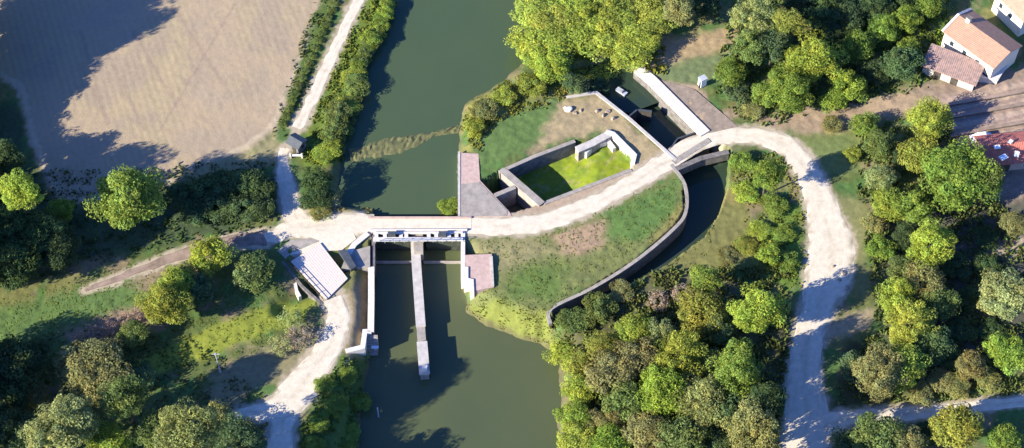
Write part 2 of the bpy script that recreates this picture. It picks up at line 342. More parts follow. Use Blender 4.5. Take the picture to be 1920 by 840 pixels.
stripe = .5+.5*np.sin((GY*math.cos(R(-15))-GX*math.sin(R(15)))*2*math.pi/2.1*1.0+n2*3)
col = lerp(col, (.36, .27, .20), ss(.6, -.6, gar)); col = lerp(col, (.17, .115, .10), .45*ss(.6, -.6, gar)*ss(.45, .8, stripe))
zone([(1840, 460), (1990, 440), (1990, 480), (1840, 490)], (.3, .24, .17), 1)
# damp soil at the waterline, bare floors of the pits
sw = np.minimum(poly_sd(upper, GX, GY), poly_sd(lower, GX, GY))
col = lerp(col, (.10, .085, .05), ss(.6, -.5, sw+(n3-.5)*1.2)*.8)
sr = poly_sd(ruin, GX, GY); pf = lerp(lerp(np.zeros(col.shape)+np.array([.18, .225, .02]), (.135, .19, .025), ss(.4, .65, n2)), (.24, .21, .09), .7*ss(.58, .72, n3)); ks = ss(.2, -.2, sr)[..., None]; col = col*(1-ks)+pf*ks
dl = np.full(GX.shape, 1e9)
for nm in LANES: dl = np.minimum(dl, line_d(LANES[nm][0], GX, GY, LANES[nm][1]))
col = lerp(col, (.36, .30, .21), ss(1.1, .0, dl+(n3-.5)*1.3+(n2-.5)*1.2)*(GX > -300))
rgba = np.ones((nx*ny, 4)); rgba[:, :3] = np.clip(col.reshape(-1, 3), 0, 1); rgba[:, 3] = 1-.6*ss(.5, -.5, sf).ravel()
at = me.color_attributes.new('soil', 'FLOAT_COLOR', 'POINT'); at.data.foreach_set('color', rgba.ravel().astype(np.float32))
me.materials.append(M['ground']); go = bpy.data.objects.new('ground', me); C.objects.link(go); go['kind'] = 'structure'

# ------------------------------------------------------------ water
def sheet(name, poly, z, m):
    o = MB().prism(poly, z-.02, z).build(name, m); o['kind'] = 'structure'; return o
sheet('upper_river', PP([(780, -300), (600, 0), (600, 404), (880, 404), (880, 262), (1010, 150), (1010, -300)], ZU), ZU, M['water_up'])
sheet('lower_river', PP([(600, 470), (600, 1200), (1160, 1200), (1120, 700), (1085, 640), (1036, 618), (940, 540), (880, 470)], ZL), ZL, M['water_low'])
sheet('tail_channel', PP([(1040, 615), (1110, 620), (1290, 510), (1400, 430), (1400, 250), (1290, 262), (1262, 300), (1240, 420), (1036, 560)], ZL), ZL+.004, M['water_lock'])
sheet('lock_basin', PP([(1180, 205), (1240, 185), (1345, 262), (1262, 310)], -3.2), -3.2, M['water_lock'])
sheet('lock_approach', PP([(1030, 120), (1185, 95), (1240, 190), (1180, 212), (1040, 185)], -1.8), -1.8, M['water_lock'])

# ------------------------------------------------------------ lanes
for k_ in ('gravel_lane', 'track_lane'):
    mm_ = M[k_[:-5]].copy(); M[k_] = mm_; n_ = mm_.node_tree.nodes; l_ = mm_.node_tree.links; b_ = n_['Principled BSDF']; src = b_.inputs['Base Color'].links[0].from_socket
    at_ = n_.new('ShaderNodeAttribute'); at_.attribute_name = 'wear'; v_ = n_.new('ShaderNodeVectorMath'); v_.operation = 'MULTIPLY'
    l_.new(src, v_.inputs[0]); l_.new(at_.outputs['Color'], v_.inputs[1]); l_.new(v_.outputs[0], b_.inputs['Base Color'])
def ribbon(name, key, dz=.03, extra=0):
    pts, wd, m = LANES[key]; n = len(pts)
    dense = []; 
    for i in range(n-1):
        L = math.dist(pts[i], pts[i+1]); k = max(1, int(L/.8))
        for j in range(k): t = j/k; dense.append((pts[i][0]+(pts[i+1][0]-pts[i][0])*t, pts[i][1]+(pts[i+1][1]-pts[i][1])*t, wd[i]+(wd[i+1]-wd[i])*t))
    dense.append((*pts[-1], wd[-1])); A = np.array(dense)
    hw = A[:, 2]/2
    j1 = (fbm(A[:, 0], A[:, 1], .5, 91+len(name))-.5)*1.0; j2 = (fbm(A[:, 0], A[:, 1], .5, 61+len(name))-.5)*1.0
    L, _ = offs(dense, list(hw+j1)); _, Rr = offs(dense, list(hw+j2)); L = np.array(L); Rr = np.array(Rr)
    K = 14; vs_ = []
    for i in range(len(A)):
        for q in range(K+1):
            x, y = L[i]+(Rr[i]-L[i])*q/K; vs_.append((x, y))
    vs_ = np.array(vs_); z = np.zeros(len(vs_))+dz; e = np.tile([q in (0, K) for q in range(K+1)], len(A)); z = np.where(e, z-.05, z)
    f = []
    for i in range(len(A)-1):
        for q in range(K): a = i*(K+1)+q; f.append((a, a+1, a+K+2, a+K+1))
    o = mesh(name, np.column_stack([vs_, z]), f, M[m+'_lane'], None, True); o['kind'] = 'structure'
    sa = np.abs(np.tile(np.arange(K+1)/K*2-1, len(A))); nz_ = fbm(vs_[:, 0], vs_[:, 1], .45, 5); nf_ = fbm(vs_[:, 0], vs_[:, 1], 1.7, 8, 3)
    wr = 1-.13*ss(.22, .05, sa)*ss(.35, .6, nz_)-.45*ss(.72, 1.0, sa)*ss(.42, .62, nf_)-.10*ss(.5, .7, nf_)
    cc = np.ones((len(vs_), 4)); cc[:, 0] = wr; cc[:, 1] = wr**1.05; cc[:, 2] = wr**1.25
    a_ = o.data.color_attributes.new('wear', 'FLOAT_COLOR', 'POINT'); a_.data.foreach_set('color', cc.ravel().astype(np.float32))
ribbon('towpath', 'towpath', .040); ribbon('shore_path', 'shore', .044); ribbon('causeway_road', 'causeway', .048)
ribbon('access_road', 'lane', .052); ribbon('farm_track', 'farm', .040); ribbon('quay_road', 'quay', .044); ribbon('south_road', 'south', .040); ribbon('dirt_track', 'track', .036)
# pale apron joining the causeway to the plank deck
sheet('gravel_apron', PP([(560, 436), (660, 430), (668, 448), (640, 470), (622, 470), (540, 478), (600, 452)]), .058, M['gravel'])
sheet('paved_apron', PP([(520, 470), (545, 450), (604, 447), (560, 480), (540, 490)]), .056, M['concrete'])

sheet('lock_quay', PP([(1240, 150), (1302, 168), (1384, 238), (1330, 250), (1300, 222)]), .07, mat('worn_brown_paving', (.31, .245, .185), var=.22, scale=.7, bump=.3))
def base(pts, z=0):
    c = np.mean(np.array(pts)[:, :2], 0); return (float(c[0]), float(c[1]), z)
def wall_thing(name, label, cat, px, wd, z0, z1, m, cope=None, cw=.25, z=None, group=None, parts=('wall_body', 'coping')):
    pts = PP(px, z1 if z is None else z); b = base(pts, z0); t = thing(name, label, cat, b, group=group)
    zt = z1-.22 if cope else z1
    MB(b).wall(pts, wd, z0, zt).build(parts[0], m, t)
    if cope: MB(b).wall(pts, wd+cw, zt, z1).build(parts[1], cope, t)
    return t
def railing(name, label, pxs, z0, hgt, m, step=1.8, group=None, world=False, rails=2):
    pts = pxs if world else PP(pxs, z0); b = base(pts, z0); t = thing(name, label, 'railing', b, group=group)
    rail = MB(b)
    for i in range(len(pts)-1):
        for r in range(rails): zz = z0+hgt*(1-r*.45); rail.bar((*pts[i], zz), (*pts[i+1], zz), .07, .07)
        L = math.dist(pts[i], pts[i+1]); k = max(1, round(L/step))
        for j in range(k+(i == len(pts)-2)):
            x = pts[i][0]+(pts[i+1][0]-pts[i][0])*j/k; y = pts[i][1]+(pts[i+1][1]-pts[i][1])*j/k
            MB(b).box((x, y, z0+hgt/2-.05), (.09, .09, hgt+.1)).build('post', m, t)
    rail.build('rail', m, t); return t

# ------------------------------------------------------------ bridge and weir
b = (*P(782, 420), 0); t = thing('road_bridge', 'pale road bridge crossing the river above the weir gates', 'bridge', b)
MB(b).prism(PP([(680, 408), (884, 408), (884, 434), (680, 436)]), -.7, .035).build('deck', M['concrete'], t)
MB(b).prism(PP([(690, 410.5), (884, 410.5), (884, 430.5), (690, 432)]), .04, .075).build('road_surface', M['gravel'], t)
MB(b).prism(PP([(690, 407.5), (884, 407.5), (884, 410.2), (690, 410.2)]), .037, .32).build('parapet', M['pink'], t)
MB(b).prism(PP([(690, 432.4), (876, 431.4), (876, 434), (690, 435)]), .037, .45).build('parapet', M['white'], t)
for a in (783, 868, 692): MB(b).prism(PP([(a-7, 411), (a+7, 411), (a+7, 432), (a-7, 432)]), -6, -.7).build('pier', M['stone'], t)
# gate gantry just downstream of the road
b = (*P(784, 452), 0); t = thing('weir', 'twin bay weir with white service walkway below the road bridge', 'weir', b)
MB(b).prism(PP([(700, 447.5), (868, 447.5), (868, 453), (700, 454)]), .15, .5).build('walkway_beam', M['white'], t)
MB(b).prism(PP([(700, 437.2), (868, 436.4), (868, 439.5), (700, 440.5)]), .15, .5).build('walkway_beam', M['white'], t)
for a in (706, 722, 752, 762, 804, 818, 842, 856): MB(b).prism(PP([(a-3.5, 440.6), (a+3.5, 440.6), (a+3.5, 447.4), (a-3.5, 447.4)]), .18, .47).build('cross_tie', M['white'], t)
for a, c in ((704, 768), (798, 862)):
    MB(b).prism(PP([(a, 444), (c, 444), (c, 447), (a, 447)]), -4.6, -.3).build('gate', M['weir_shade'], t)
    MB(b).prism(PP([(a-4, 489), (c+6, 489), (c+6, 492), (a-4, 492)], -3.1), -5, -3.1).build('sill_beam', M['concrete'], t)
    MB(b).prism(PP([(a, 452), (c, 452), (c, 488), (a, 488)], -3.6), -5, -3.66).build('apron', M['weir_shade'], t)
for a in (735, 830): MB(b).prism(PP([(a-7, 441), (a+7, 441), (a+7, 447), (a-7, 447)]), .47, 1.25).build('winch', M['steel'], t)
MB(b).prism(PP([(697, 436), (703, 436), (703, 500), (697, 500)]), -6, -.05).build('side_pier', M['stone'], t)
MB(b).prism(PP([(864, 434), (872, 434), (872, 522), (864, 522)]), -6, .25).build('side_pier', M['white'], t)
railing('walkway_railing', 'thin pale railing along the weir walkway', [(704, 455), (776, 454), (866, 453)], .5, .9, M['grey'])
px = [(778, 436), (781, 500), (786, 570), (790, 630), (796, 700)]; pts = PP(px, -1.4); b = base(pts, -6)
t = thing('divide_pier', 'long narrow concrete pier running downstream from mid weir', 'pier', b)
MB(b).wall(pts, 1.55, -6, -1.65).build('wall_body', M['concrete'], t)
MB(b).wall(PP([(778, 442), (781, 500), (786, 570), (789, 612)], -1.4), 1.75, -1.65, -1.38).build('coping', M['pale'], t)
MB(b).wall(PP([(791, 640), (796, 700)], -1.1), 1.9, -1.65, -1.1).build('pier_nose', M['pale'], t)
MB(b).box((*P(796, 690, -.8), -.8), (1.0, 1.0, .55)).build('end_block', M['white'], t)
MB(b).prism(PP([(774, 434), (793, 434), (793, 470), (776, 470)], -.2), -6, -.2).build('pier_head', M['concrete'], t)
# left bank walls
wall_thing('quay_wall', 'straight pale coped wall on the left bank of the weir pool', 'wall', [(696, 500), (696, 560), (695, 622)], .9, -6, .12, M['stone'], M['white'])
b = (*P(680, 640), 0); t = thing('quay_steps', 'stepped white landing at the foot of the quay wall', 'steps', b)
MB(b).wall(PP([(696, 620), (684, 621), (680, 650), (648, 658)], .12), .9, -6, .12).build('landing_wall', M['white'], t)
for k in range(6): 
    MB(b).prism(PP([(686, 628+k*6), (708, 628+k*6), (708, 634+k*6), (686, 634+k*6)], -.5-k*.5), -6, -.5-k*.5).build('step', M['concrete'], t)
wall_thing('wing_wall', 'short angled white wall beside the gravel corner above the weir', 'wall', [(690, 437), (664, 458), (650, 480)], .8, -3, .35, M['white'], M['white'])
b = (*P(668, 480), 0); t = thing('control_platform', 'grey concrete platform with dark recess left of the weir', 'platform', b)
MB(b).prism(PP([(652, 474), (694, 462), (694, 502), (640, 504)]), -5.5, .22).build('slab', M['concrete'], t)
MB(b).prism(PP([(634, 470), (650, 468), (668, 500), (658, 506)], .9), .2, 1.0).build('machine_box', M['steel'], t)
b = (*P(700, 652, 0), -4); t = thing('mooring_dolphin', 'white topped mooring post beside the quay steps', 'post', b)
MB(b).tube((*P(703, 652, -2), -6), (*P(703, 652, -2), -2), .28, .28, 10).build('pile', M['grey'], t)
MB(b).box((*P(703, 651, -1.9), -1.9), (1.3, .5, .25)).build('cap', M['white_metal'], t)
o = MB((*P(710, 765, -3), -6)).tube((*P(710, 782, -3.6), -6), (*P(710, 782, -3.6), -.2), .16, .12, 8).build('marker_pile', M['grey'])
o.location = (*P(710, 765, -3), -6); tag(o, 'lone pale marker pole standing in the shaded water below the steps', 'post')
# plank deck over the ditch
b = (*P(595, 510), 0); t = thing('plank_bridge', 'slatted pale plank deck bridge spanning the ditch left of the weir', 'bridge', b)
A, B_, Cc, D = [np.array(P(*q, .3)) for q in ((556, 486), (612, 452), (650, 520), (618, 560))]
A, B_, Cc, D = [np.array(P(*q, .3)) for q in ((545, 490), (600, 455), (652, 522), (612, 562))]
for k in range(14):
    t0, t1 = k/14+.003, (k+1)/14-.003
    MB(b).prism([tuple(A+(B_-A)*t0), tuple(A+(B_-A)*t1), tuple(D+(Cc-D)*t1), tuple(D+(Cc-D)*t0)], .12, .3).build('plank', M['plank'], t)
for q in (.03, .5, .97): MB(b).wall([tuple(A+(D-A)*q), tuple(B_+(Cc-B_)*q)], .4, -.3, .115).build('beam', M['wood'], t)
railing('deck_railing', 'dark timber railing on the left edge of the plank deck', [(541, 492), (572, 526), (606, 563)], .3, .8, M['wood'], 1.8)
wall_thing('deck_abutment', 'upright white abutment under the left corner of the plank deck', 'wall', [(553, 530), (556, 545), (562, 556)], .6, -2.5, -.1, M['white'])
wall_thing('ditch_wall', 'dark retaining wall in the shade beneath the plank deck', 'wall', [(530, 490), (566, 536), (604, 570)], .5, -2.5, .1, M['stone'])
# brick platform and spit corner masonry
b = (*P(890, 370), -5); t = thing('brick_platform', 'pink brick platform on the right bank above the bridge', 'platform', b)
MB(b).prism(PP([(860, 286), (897, 288), (900, 338), (955, 397), (960, 406), (860, 406)], .1), -5, .08).build('paving', M['pink'], t)
MB(b).prism(PP([(858.5, 284), (863, 284), (863, 406), (858.5, 406)], .1), -5, .16).build('coping', M['pale'], t)
MB(b).prism(PP([(865, 345), (899, 341), (952, 396), (950, 405), (865, 405)], .16), .081, .13).build('slab', M['concrete'], t)
b = (*P(900, 505), -5); t = thing('masonry_block', 'square brick abutment on the grassy spit right of the weir', 'abutment', b)
MB(b).prism(PP([(872, 478), (922, 476), (926, 538), (892, 545), (873, 520)], .3), -5, .3).build('paving', M['pink'], t)
MB(b).wall(PP([(874, 500), (874, 524), (884, 526), (885, 546)], .5), .8, -5, .5).build('wall_edge', M['white'], t)
MB(b).wall(PP([(921, 480), (924, 536)], .45), .5, -5, .42).build('kerb', M['pale'], t)

# ------------------------------------------------------------ lock
wall_thing('lock_wall', 'long bright white lock side wall, right of the chamber', 'wall', [(1196, 128), (1222, 150), (1322, 250)], 2.3, -6, .3, M['stone'], M['white'], cw=.1)
wall_thing('lock_wall', 'grassy lock side wall with thin pale coping, left of the chamber', 'wall', [(1062, 182), (1118, 173), (1180, 222), (1250, 284), (1268, 300)], .55, -6, .2, M['stone'], M['pale'], cw=.1)
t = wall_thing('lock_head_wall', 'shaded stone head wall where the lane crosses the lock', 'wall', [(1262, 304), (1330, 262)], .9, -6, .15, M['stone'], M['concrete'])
for (p, q), lab in ((((1176, 222), (1222, 210)), 'closed dark mitre gate across the upper end of the lock'), (((1252, 288), (1304, 250)), 'shaded dark mitre gate at the lower end of the lock by the lane')):
    a, c = np.array(P(*p, -.3)), np.array(P(*q, -.3)); m_ = (a+c)/2; d = (c-a)/np.linalg.norm(c-a); nn = np.array([-d[1], d[0]]); mid = m_+nn*1.2
    b = (*m_, -5); t = thing('lock_gate', lab, 'lock gate', b)
    MB(b).wall([tuple(a), tuple(mid-d*.05)], .4, -5, -.3).build('gate_leaf', M['wood'], t); MB(b).wall([tuple(mid+d*.05), tuple(c)], .4, -5, -.3).build('gate_leaf', M['wood'], t)
    MB(b).wall([tuple(a), tuple(mid-d*.1)], .3, -.25, .05).build('top_beam', M['steel'], t); MB(b).wall([tuple(mid+d*.1), tuple(c)], .3, -.25, .05).build('top_beam', M['steel'], t)
b = (*P(1190, 188, -1), -3); t = thing('mooring_float', 'small grey float moored in the dark lock approach', 'float', b)
MB(b).box((*P(1165, 172, -1.6), -1.65), (2.4, 1.1, .5), R(-40)).build('deck', M['grey'], t); MB(b).box((*P(1165, 172, -1.2), -1.2), (.5, .3, .4), R(-40)).build('cleat_box', M['concrete'], t)
b = (*P(1316, 160), 0); t = thing('control_cabin', 'tiny pale control cabin on the grass right of the lock', 'cabin', b)
MB(b).box((b[0], b[1], 1.1), (1.3, 1.1, 2.0), R(30)).build('wall', M['white_metal'], t); MB(b).box((b[0], b[1], 2.27), (1.5, 1.3, .13), R(30)).build('roof', M['grey'], t)
MB(b).box((b[0]-.42, b[1]-.66, .95), (.65, .08, 1.8), R(30)).build('door', M['steel'], t)
# tail channel wall
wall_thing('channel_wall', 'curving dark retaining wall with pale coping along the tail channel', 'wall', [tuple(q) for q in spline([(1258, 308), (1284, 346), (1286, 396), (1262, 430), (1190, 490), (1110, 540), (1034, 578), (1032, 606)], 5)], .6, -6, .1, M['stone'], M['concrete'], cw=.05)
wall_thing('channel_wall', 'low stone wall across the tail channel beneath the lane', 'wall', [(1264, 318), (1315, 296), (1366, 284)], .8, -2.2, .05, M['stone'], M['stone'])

# ------------------------------------------------------------ ruined mill pit
wall_thing('mill_wall', 'long left wall of the sunken mill ruin, thin pale top', 'wall', [(936, 322), (1004, 292), (1078, 264)], .7, -5, .25, M['stone'], M['concrete'], cw=.06)
wall_thing('mill_wall', 'broken grey wall piece at the upper end of the mill ruin', 'wall', [(1082, 280), (1110, 268), (1148, 247)], 1.3, -5, .2, M['concrete'], M['pale'])
wall_thing('mill_wall', 'bright white corner wall of the mill ruin nearest the lock', 'wall', [(1136, 246), (1150, 250), (1190, 290), (1186, 306)], .8, -5, .4, M['white'], M['white'], cw=.06)
wall_thing('mill_wall', 'low pale wall between the mill ruin and the lane', 'wall', [(1184, 318), (1100, 350), (1020, 381)], .7, -5, .1, M['stone'], M['concrete'], cw=.06)
wall_thing('sluice_dam', 'wide grey concrete dam between sluice openings and the mill ruin', 'dam', [(942, 318), (978, 349), (1016, 382)], 1.35, -5, .3, M['concrete'], M['concrete'], cw=.1)
wall_thing('sluice_kerb', 'concrete crossbar separating the two dark sluice openings', 'kerb', [(928, 366), (966, 350)], .9, -5, .15, M['concrete'])
b = (*P(1125, 275), -3.7); t = thing('ruined_chamber', 'small broken white stone chamber inside the upper ruin', 'ruin', b)
MB(b).wall(PP([(1098, 285), (1112, 272), (1140, 262), (1152, 278)], -.6), .7, -4, -.6).build('wall', M['white'], t)
for q in ((1110, 285), (1125, 282)): MB(b).box((*P(*q, -2.6), -2.8), (1.3, .9, .9), R(20)).build('fallen_stone', M['pale'], t)
def stone_mesh(seed):
    bm = bmesh.new(); bmesh.ops.create_icosphere(bm, subdivisions=2, radius=.5); rr = random.Random(seed)
    o3 = [rr.uniform(0, 9) for _ in range(3)]
    for v in bm.verts:
        k = 1+.3*math.sin(v.co.x*5+o3[0])*math.cos(v.co.y*6+o3[1])+.15*math.sin(v.co.z*8+o3[2]); v.co *= k; v.co.z *= .65
    me_ = bpy.data.meshes.new('stone'); bm.to_mesh(me_); bm.free(); return me_
SM = [stone_mesh(k) for k in range(4)]
def stone(px, py, s, m, label, group):
    me_ = SM[random.randrange(4)].copy(); me_.materials.append(M[m]); o = bpy.data.objects.new('stone', me_); C.objects.link(o)
    x, y = P(px, py); o.location = (x, y, H1(x, y)+.1*s); o.scale = (s, s*random.uniform(.6, 1), s*.8); o.rotation_euler = (0, 0, random.uniform(0, 6)); tag(o, label, 'stone', group)
stone(1065, 206, 1.5, 'white', 'brightest white block at the left end of the rubble on the lawn', 'stones on the lock lawn')
for q in ((1078, 212), (1090, 207), (1120, 208), (1132, 216), (1140, 209), (1150, 222)):
    stone(q[0], q[1], random.uniform(.8, 1.3), random.choice(('rubble', 'pale')), 'brown or pale rubble stone lying on the lawn left of the lock', 'stones on the lock lawn')
for q in ((1548, 500), (1560, 525), (1568, 512), (1575, 540)):
    stone(q[0]+14, q[1], random.uniform(.6, 1.1), 'rubble', 'brown stone on the right verge of the wide gravel lane', 'stones on the lane verge')

# ------------------------------------------------------------ gatehouse shed on the towpath
b = (*P(558, 278), 0); a0 = R(-35); t = thing('towpath_hut', 'small dark hut on the towpath end with a grey roof', 'hut', b, a0)
MB().box((0, 0, 1.1), (2.6, 2.4, 2.2)).build('wall', M['stone'], t)
MB().add([(-1.6, -1.5, 2.2), (1.6, -1.5, 2.2), (1.6, 1.5, 2.2), (-1.6, 1.5, 2.2), (-1.6, 0, 3), (1.6, 0, 3)], [(3, 2, 1, 0), (0, 1, 5, 4), (2, 3, 4, 5), (1, 2, 5), (3, 0, 4)]).build('roof', M['steel'], t)
MB().box((.3, -1.24, .95), (.8, .09, 1.8)).build('door', M['wood'], t); MB().box((1.34, .2, 1.3), (.08, .7, .7)).build('window', M['glass'], t)
b = (*P(556, 296), 0); t = thing('footbridge_gate', 'short pale gate of two posts beside the towpath hut', 'gate', b)
for q in (-1.1, 1.1): MB((0, 0, 0)).box((q, 0, .65), (.3, .3, 1.3)).build('post', M['white'], t)
MB().box((0, 0, .8), (1.9, .08, .5)).build('bar', M['white_metal'], t)

# ------------------------------------------------------------ boom of driftwood across the upper river
def rock_bar():
    c = spline([P(x, y, ZU) for x, y in ((655, 292), (700, 282), (760, 268), (820, 250), (872, 240))], 10); v = []; f = []
    n = len(c); K = 8
    for i in range(n):
        p = c[i]; d = (c[min(i+1, n-1)]-c[max(i-1, 0)]); d = d/np.linalg.norm(d); nn = np.array([-d[1], d[0]]); wd = 2.8 if i < n*.5 else 1.5
        wd = (3.0-1.8*ss(.35, .7, np.array(i/n)))*(.6+.9*float(fbm(np.array(i*1.0), np.array(.0), .35, 5, 3)))
        for q in range(K+1): s = -1+2*q/K; v.append((*(p+nn*s*wd), ZU-.35+.75*(1-s*s)*random.uniform(.6, 1.0)))
    for i in range(n-1):
        for q in range(K): a = i*(K+1)+q; f.append((a, a+1, a+K+2, a+K+1))
    o = mesh('debris_bar', v, f, mat('brown_debris', (.16, .15, .065), col2=(.08, .09, .035), scale=1.2, bump=.6), None); tag(o, 'olive brown weedy silt bar lying across the upper river', 'debris')
rock_bar()

# ------------------------------------------------------------ houses
TB = tile_mat('brown_roof_tiles', (.40, .24, .16), (.28, .17, .12), R(45))
TR = tile_mat('red_roof_tiles', (.52, .17, .12), (.34, .12, .09), R(10))
TT = tile_mat('tan_roof_tiles', (.45, .31, .21), (.33, .22, .15), R(45))
TP = tile_mat('pinkish_old_tiles', (.34, .22, .18), (.16, .12, .11), R(10))
def gable(name, label, p0, p1, depth, z0, eave, ridge, wm, rm, over=.45, windows=(), doors=(), chimney=None, trim=None, cat='house', mono=False):
    """front wall runs p0 -> p1, the body lies to its left; ridge runs along it"""
    p0 = np.array(p0); p1 = np.array(p1); d = p1-p0; L = float(np.linalg.norm(d)); a = math.atan2(d[1], d[0])
    t = thing(name, label, cat, (*p0, z0), a)
    b_ = MB(); r0 = ridge if not mono else None
    if mono: v = [(0, 0, -.5), (L, 0, -.5), (L, depth, -.5), (0, depth, -.5), (0, 0, eave), (L, 0, eave), (L, depth, ridge), (0, depth, ridge)]; b_.add(v, [(3, 2, 1, 0), (4, 5, 6, 7), (0, 1, 5, 4), (1, 2, 6, 5), (2, 3, 7, 6), (3, 0, 4, 7)])
    else: v = [(0, 0, -.5), (L, 0, -.5), (L, depth, -.5), (0, depth, -.5), (0, 0, eave), (L, 0, eave), (L, depth, eave), (0, depth, eave), (0, depth/2, ridge), (L, depth/2, ridge)]; b_.add(v, [(3, 2, 1, 0), (0, 1, 5, 4), (2, 3, 7, 6), (1, 2, 6, 9, 5), (3, 0, 4, 8, 7), (4, 5, 9, 8), (6, 7, 8, 9)])
    b_.build('wall', wm, t)
    th = .16; rf = MB()
    sl_ = (ridge-eave)/(depth if mono else depth/2); e0 = eave-over*sl_+.03
    if mono: prof = [(-over, e0), (depth+over*.3, ridge+.3*over*sl_+.03)]
    else: prof = [(-over, e0), (depth/2, ridge+.03), (depth+over, e0)]
    n = len(prof); v = []
    for x in (-over, L+over):
        for y, z in prof: v.append((x, y, z))
        for y, z in prof: v.append((x, y, z+th))
    f = []
    for i in range(n-1):
        f += [(i, i+1, 2*n+i+1, 2*n+i), (n+i+1, n+i, 3*n+i, 3*n+i+1), (i+1, i, n+i, n+i+1), (2*n+i, 2*n+i+1, 3*n+i+1, 3*n+i)]
    f += [(0, 2*n, 3*n, n), (2*n-1, 4*n-1, 3*n-1, n-1)]
    rf.add(v, f); ro = rf.build('roof', rm, t)
    for (x, z, ww, hh) in windows:
        wo = MB().box((x, -.03, z), (ww+.2, .1, hh+.2)).build('window', M['white_metal'], t); MB().box((x, -.06, z), (ww, .1, hh)).build('pane', M['glass'], wo)
    for (x, ww, hh) in doors: MB().box((x, -.04, hh/2), (ww, .12, hh)).build('door', M['wood'], t)
    if trim:
        s0 = MB()
        for (y0, z0_), (y1, z1_) in zip(prof[:-1], prof[1:]): s0.bar((-over-.1, y0, z0_+th+.02), (-over-.1, y1, z1_+th+.02), .5, .28)
        s0.build('verge', trim, t)
    if chimney:
        cx, cy = chimney; ch = MB().box((cx, cy, ridge+.2), (.9, .7, 2.0)).build('chimney', M['render'], ro); MB().box((cx, cy, ridge+1.3), (1.1, .9, .18)).build('chimney_cap', M['stone'], ro)
    return t
def gz(px, py): x, y = P(px, py, 1.6); return H1(x, y)
ZH = 1.5
gable('stone_house', 'large brown roofed house with bright cream side wall, top right', P(1762, 92, ZH), P(1852, 158, ZH), 8.2, ZH, 5.2, 6.7, M['render'], TB, over=.35,
      windows=[(2.2, 3.6, .9, 1.2), (5.4, 3.6, .9, 1.2), (8.6, 3.6, .9, 1.2)], doors=[(11, 1.2, 2.1)], chimney=(2.0, 4.1), trim=M['white'])
gable('back_house', 'tan roofed house cut by the top right corner, behind the brown roof', P(1858, 20, ZH), P(1908, 70, ZH), 10, ZH, 5.0, 6.8, M['render'], TT, over=.35,
      windows=[(2, 3.4, .9, 1.2), (5, 3.4, .9, 1.2)], trim=M['white'])
gable('lean_to_shed', 'lean-to shed with shaded dark tiled roof against the cream wall', P(1728, 136, ZH), P(1822, 172, ZH), 4.6, ZH, 2.4, 3.6, M['pale'], TP, mono=True, cat='shed', doors=[(3, 1.4, 1.9), (6.5, 1.4, 1.9)])
wall_thing('garden_wall', 'tall cream garden wall below the brown roofed house', 'wall', [(1832, 142), (1868, 146), (1884, 120)], .9, 0, 3.2, M['render'], M['white'], z=3.0)
for k, (q, lab) in enumerate((([(1778, 196), (1850, 184), (1960, 164)], 'upper low stone terrace wall in the pinkish yard below the house'), ([(1768, 222), (1850, 208), (1960, 188)], 'middle low stone terrace wall in the pinkish yard'), ([(1782, 256), (1860, 240), (1960, 222)], 'lowest stone terrace wall just above the red tiled shed'))):
    wall_thing('terrace_wall', lab, 'wall', q, .5, 0, 2.3, M['stone'], M['track'], z=2.0)
gable('red_shed', 'red tiled shed with pale patches at the right edge', P(1842, 325, ZH), P(1975, 312, ZH), 6.5, ZH, 2.8, 4.3, M['pink'], TR, cat='shed', doors=[(4, 2, 2.2)], windows=[(8, 1.6, .8, .8)])
for k, q in enumerate(((1868, 272, 1.2), (1880, 290, 1.6), (1893, 262, 1.0), (1905, 284, 1.3))):
    x, y = P(q[0], q[1]+8, ZH+4); 
    o = MB((x, y, 0)).box((x, y, 0), (q[2], q[2]*.7, .12), R(10+20*k)).build('roof_sheet', M['white_metal']); o.location = (x, y, ZH+4.75-.2*(k % 2)); tag(o, 'pale loose sheet lying on the red tiled shed roof', 'roof sheet', 'sheets on the red roof')
def car(px, py, rz, m, label):
    x, y = P(px, py, ZH); z = H1(x, y)+.05; t = thing('parked_car', label, 'car', (x, y, z), rz)
    body = [(-2.1, .35), (-2.1, .85), (-1.2, .95), (-.75, 1.42), (.9, 1.42), (1.4, .95), (2.05, .85), (2.1, .35)]; n = len(body)
    MB().add([(a, -.85, c) for a, c in body]+[(a, .85, c) for a, c in body], [tuple(range(n)), tuple(range(2*n-1, n-1, -1))]+[(k, n+k, n+(k+1) % n, (k+1) % n) for k in range(n)]).build('body', m, t)
    MB().box((.07, 0, 1.2), (1.9, 1.74, .32)).build('side_window', M['glass'], t)
    for a in (-1.3, 1.3):
        for c in (-.8, .8): MB().tube((a, c-.1, .33), (a, c+.1, .33), .33, .33, 12).build('wheel', M['steel'], t)
car(1838, 264, R(8), M['white_metal'], 'white car parked by the end of the red tiled shed')

# ------------------------------------------------------------ pole, small things on the left
x, y = P(414, 700); b = (x, y, H1(x, y)); t = thing('utility_pole', 'slim grey pole standing in the shaded grass on the left', 'pole', b)
MB(b).tube((x, y, b[2]-.3), (x, y, 7), .14, .10, 8).build('shaft', M['grey'], t); MB(b).bar((x-.7, y, 6.6), (x+.7, y, 6.6), .1, .1).build('crossarm', M['grey'], t)

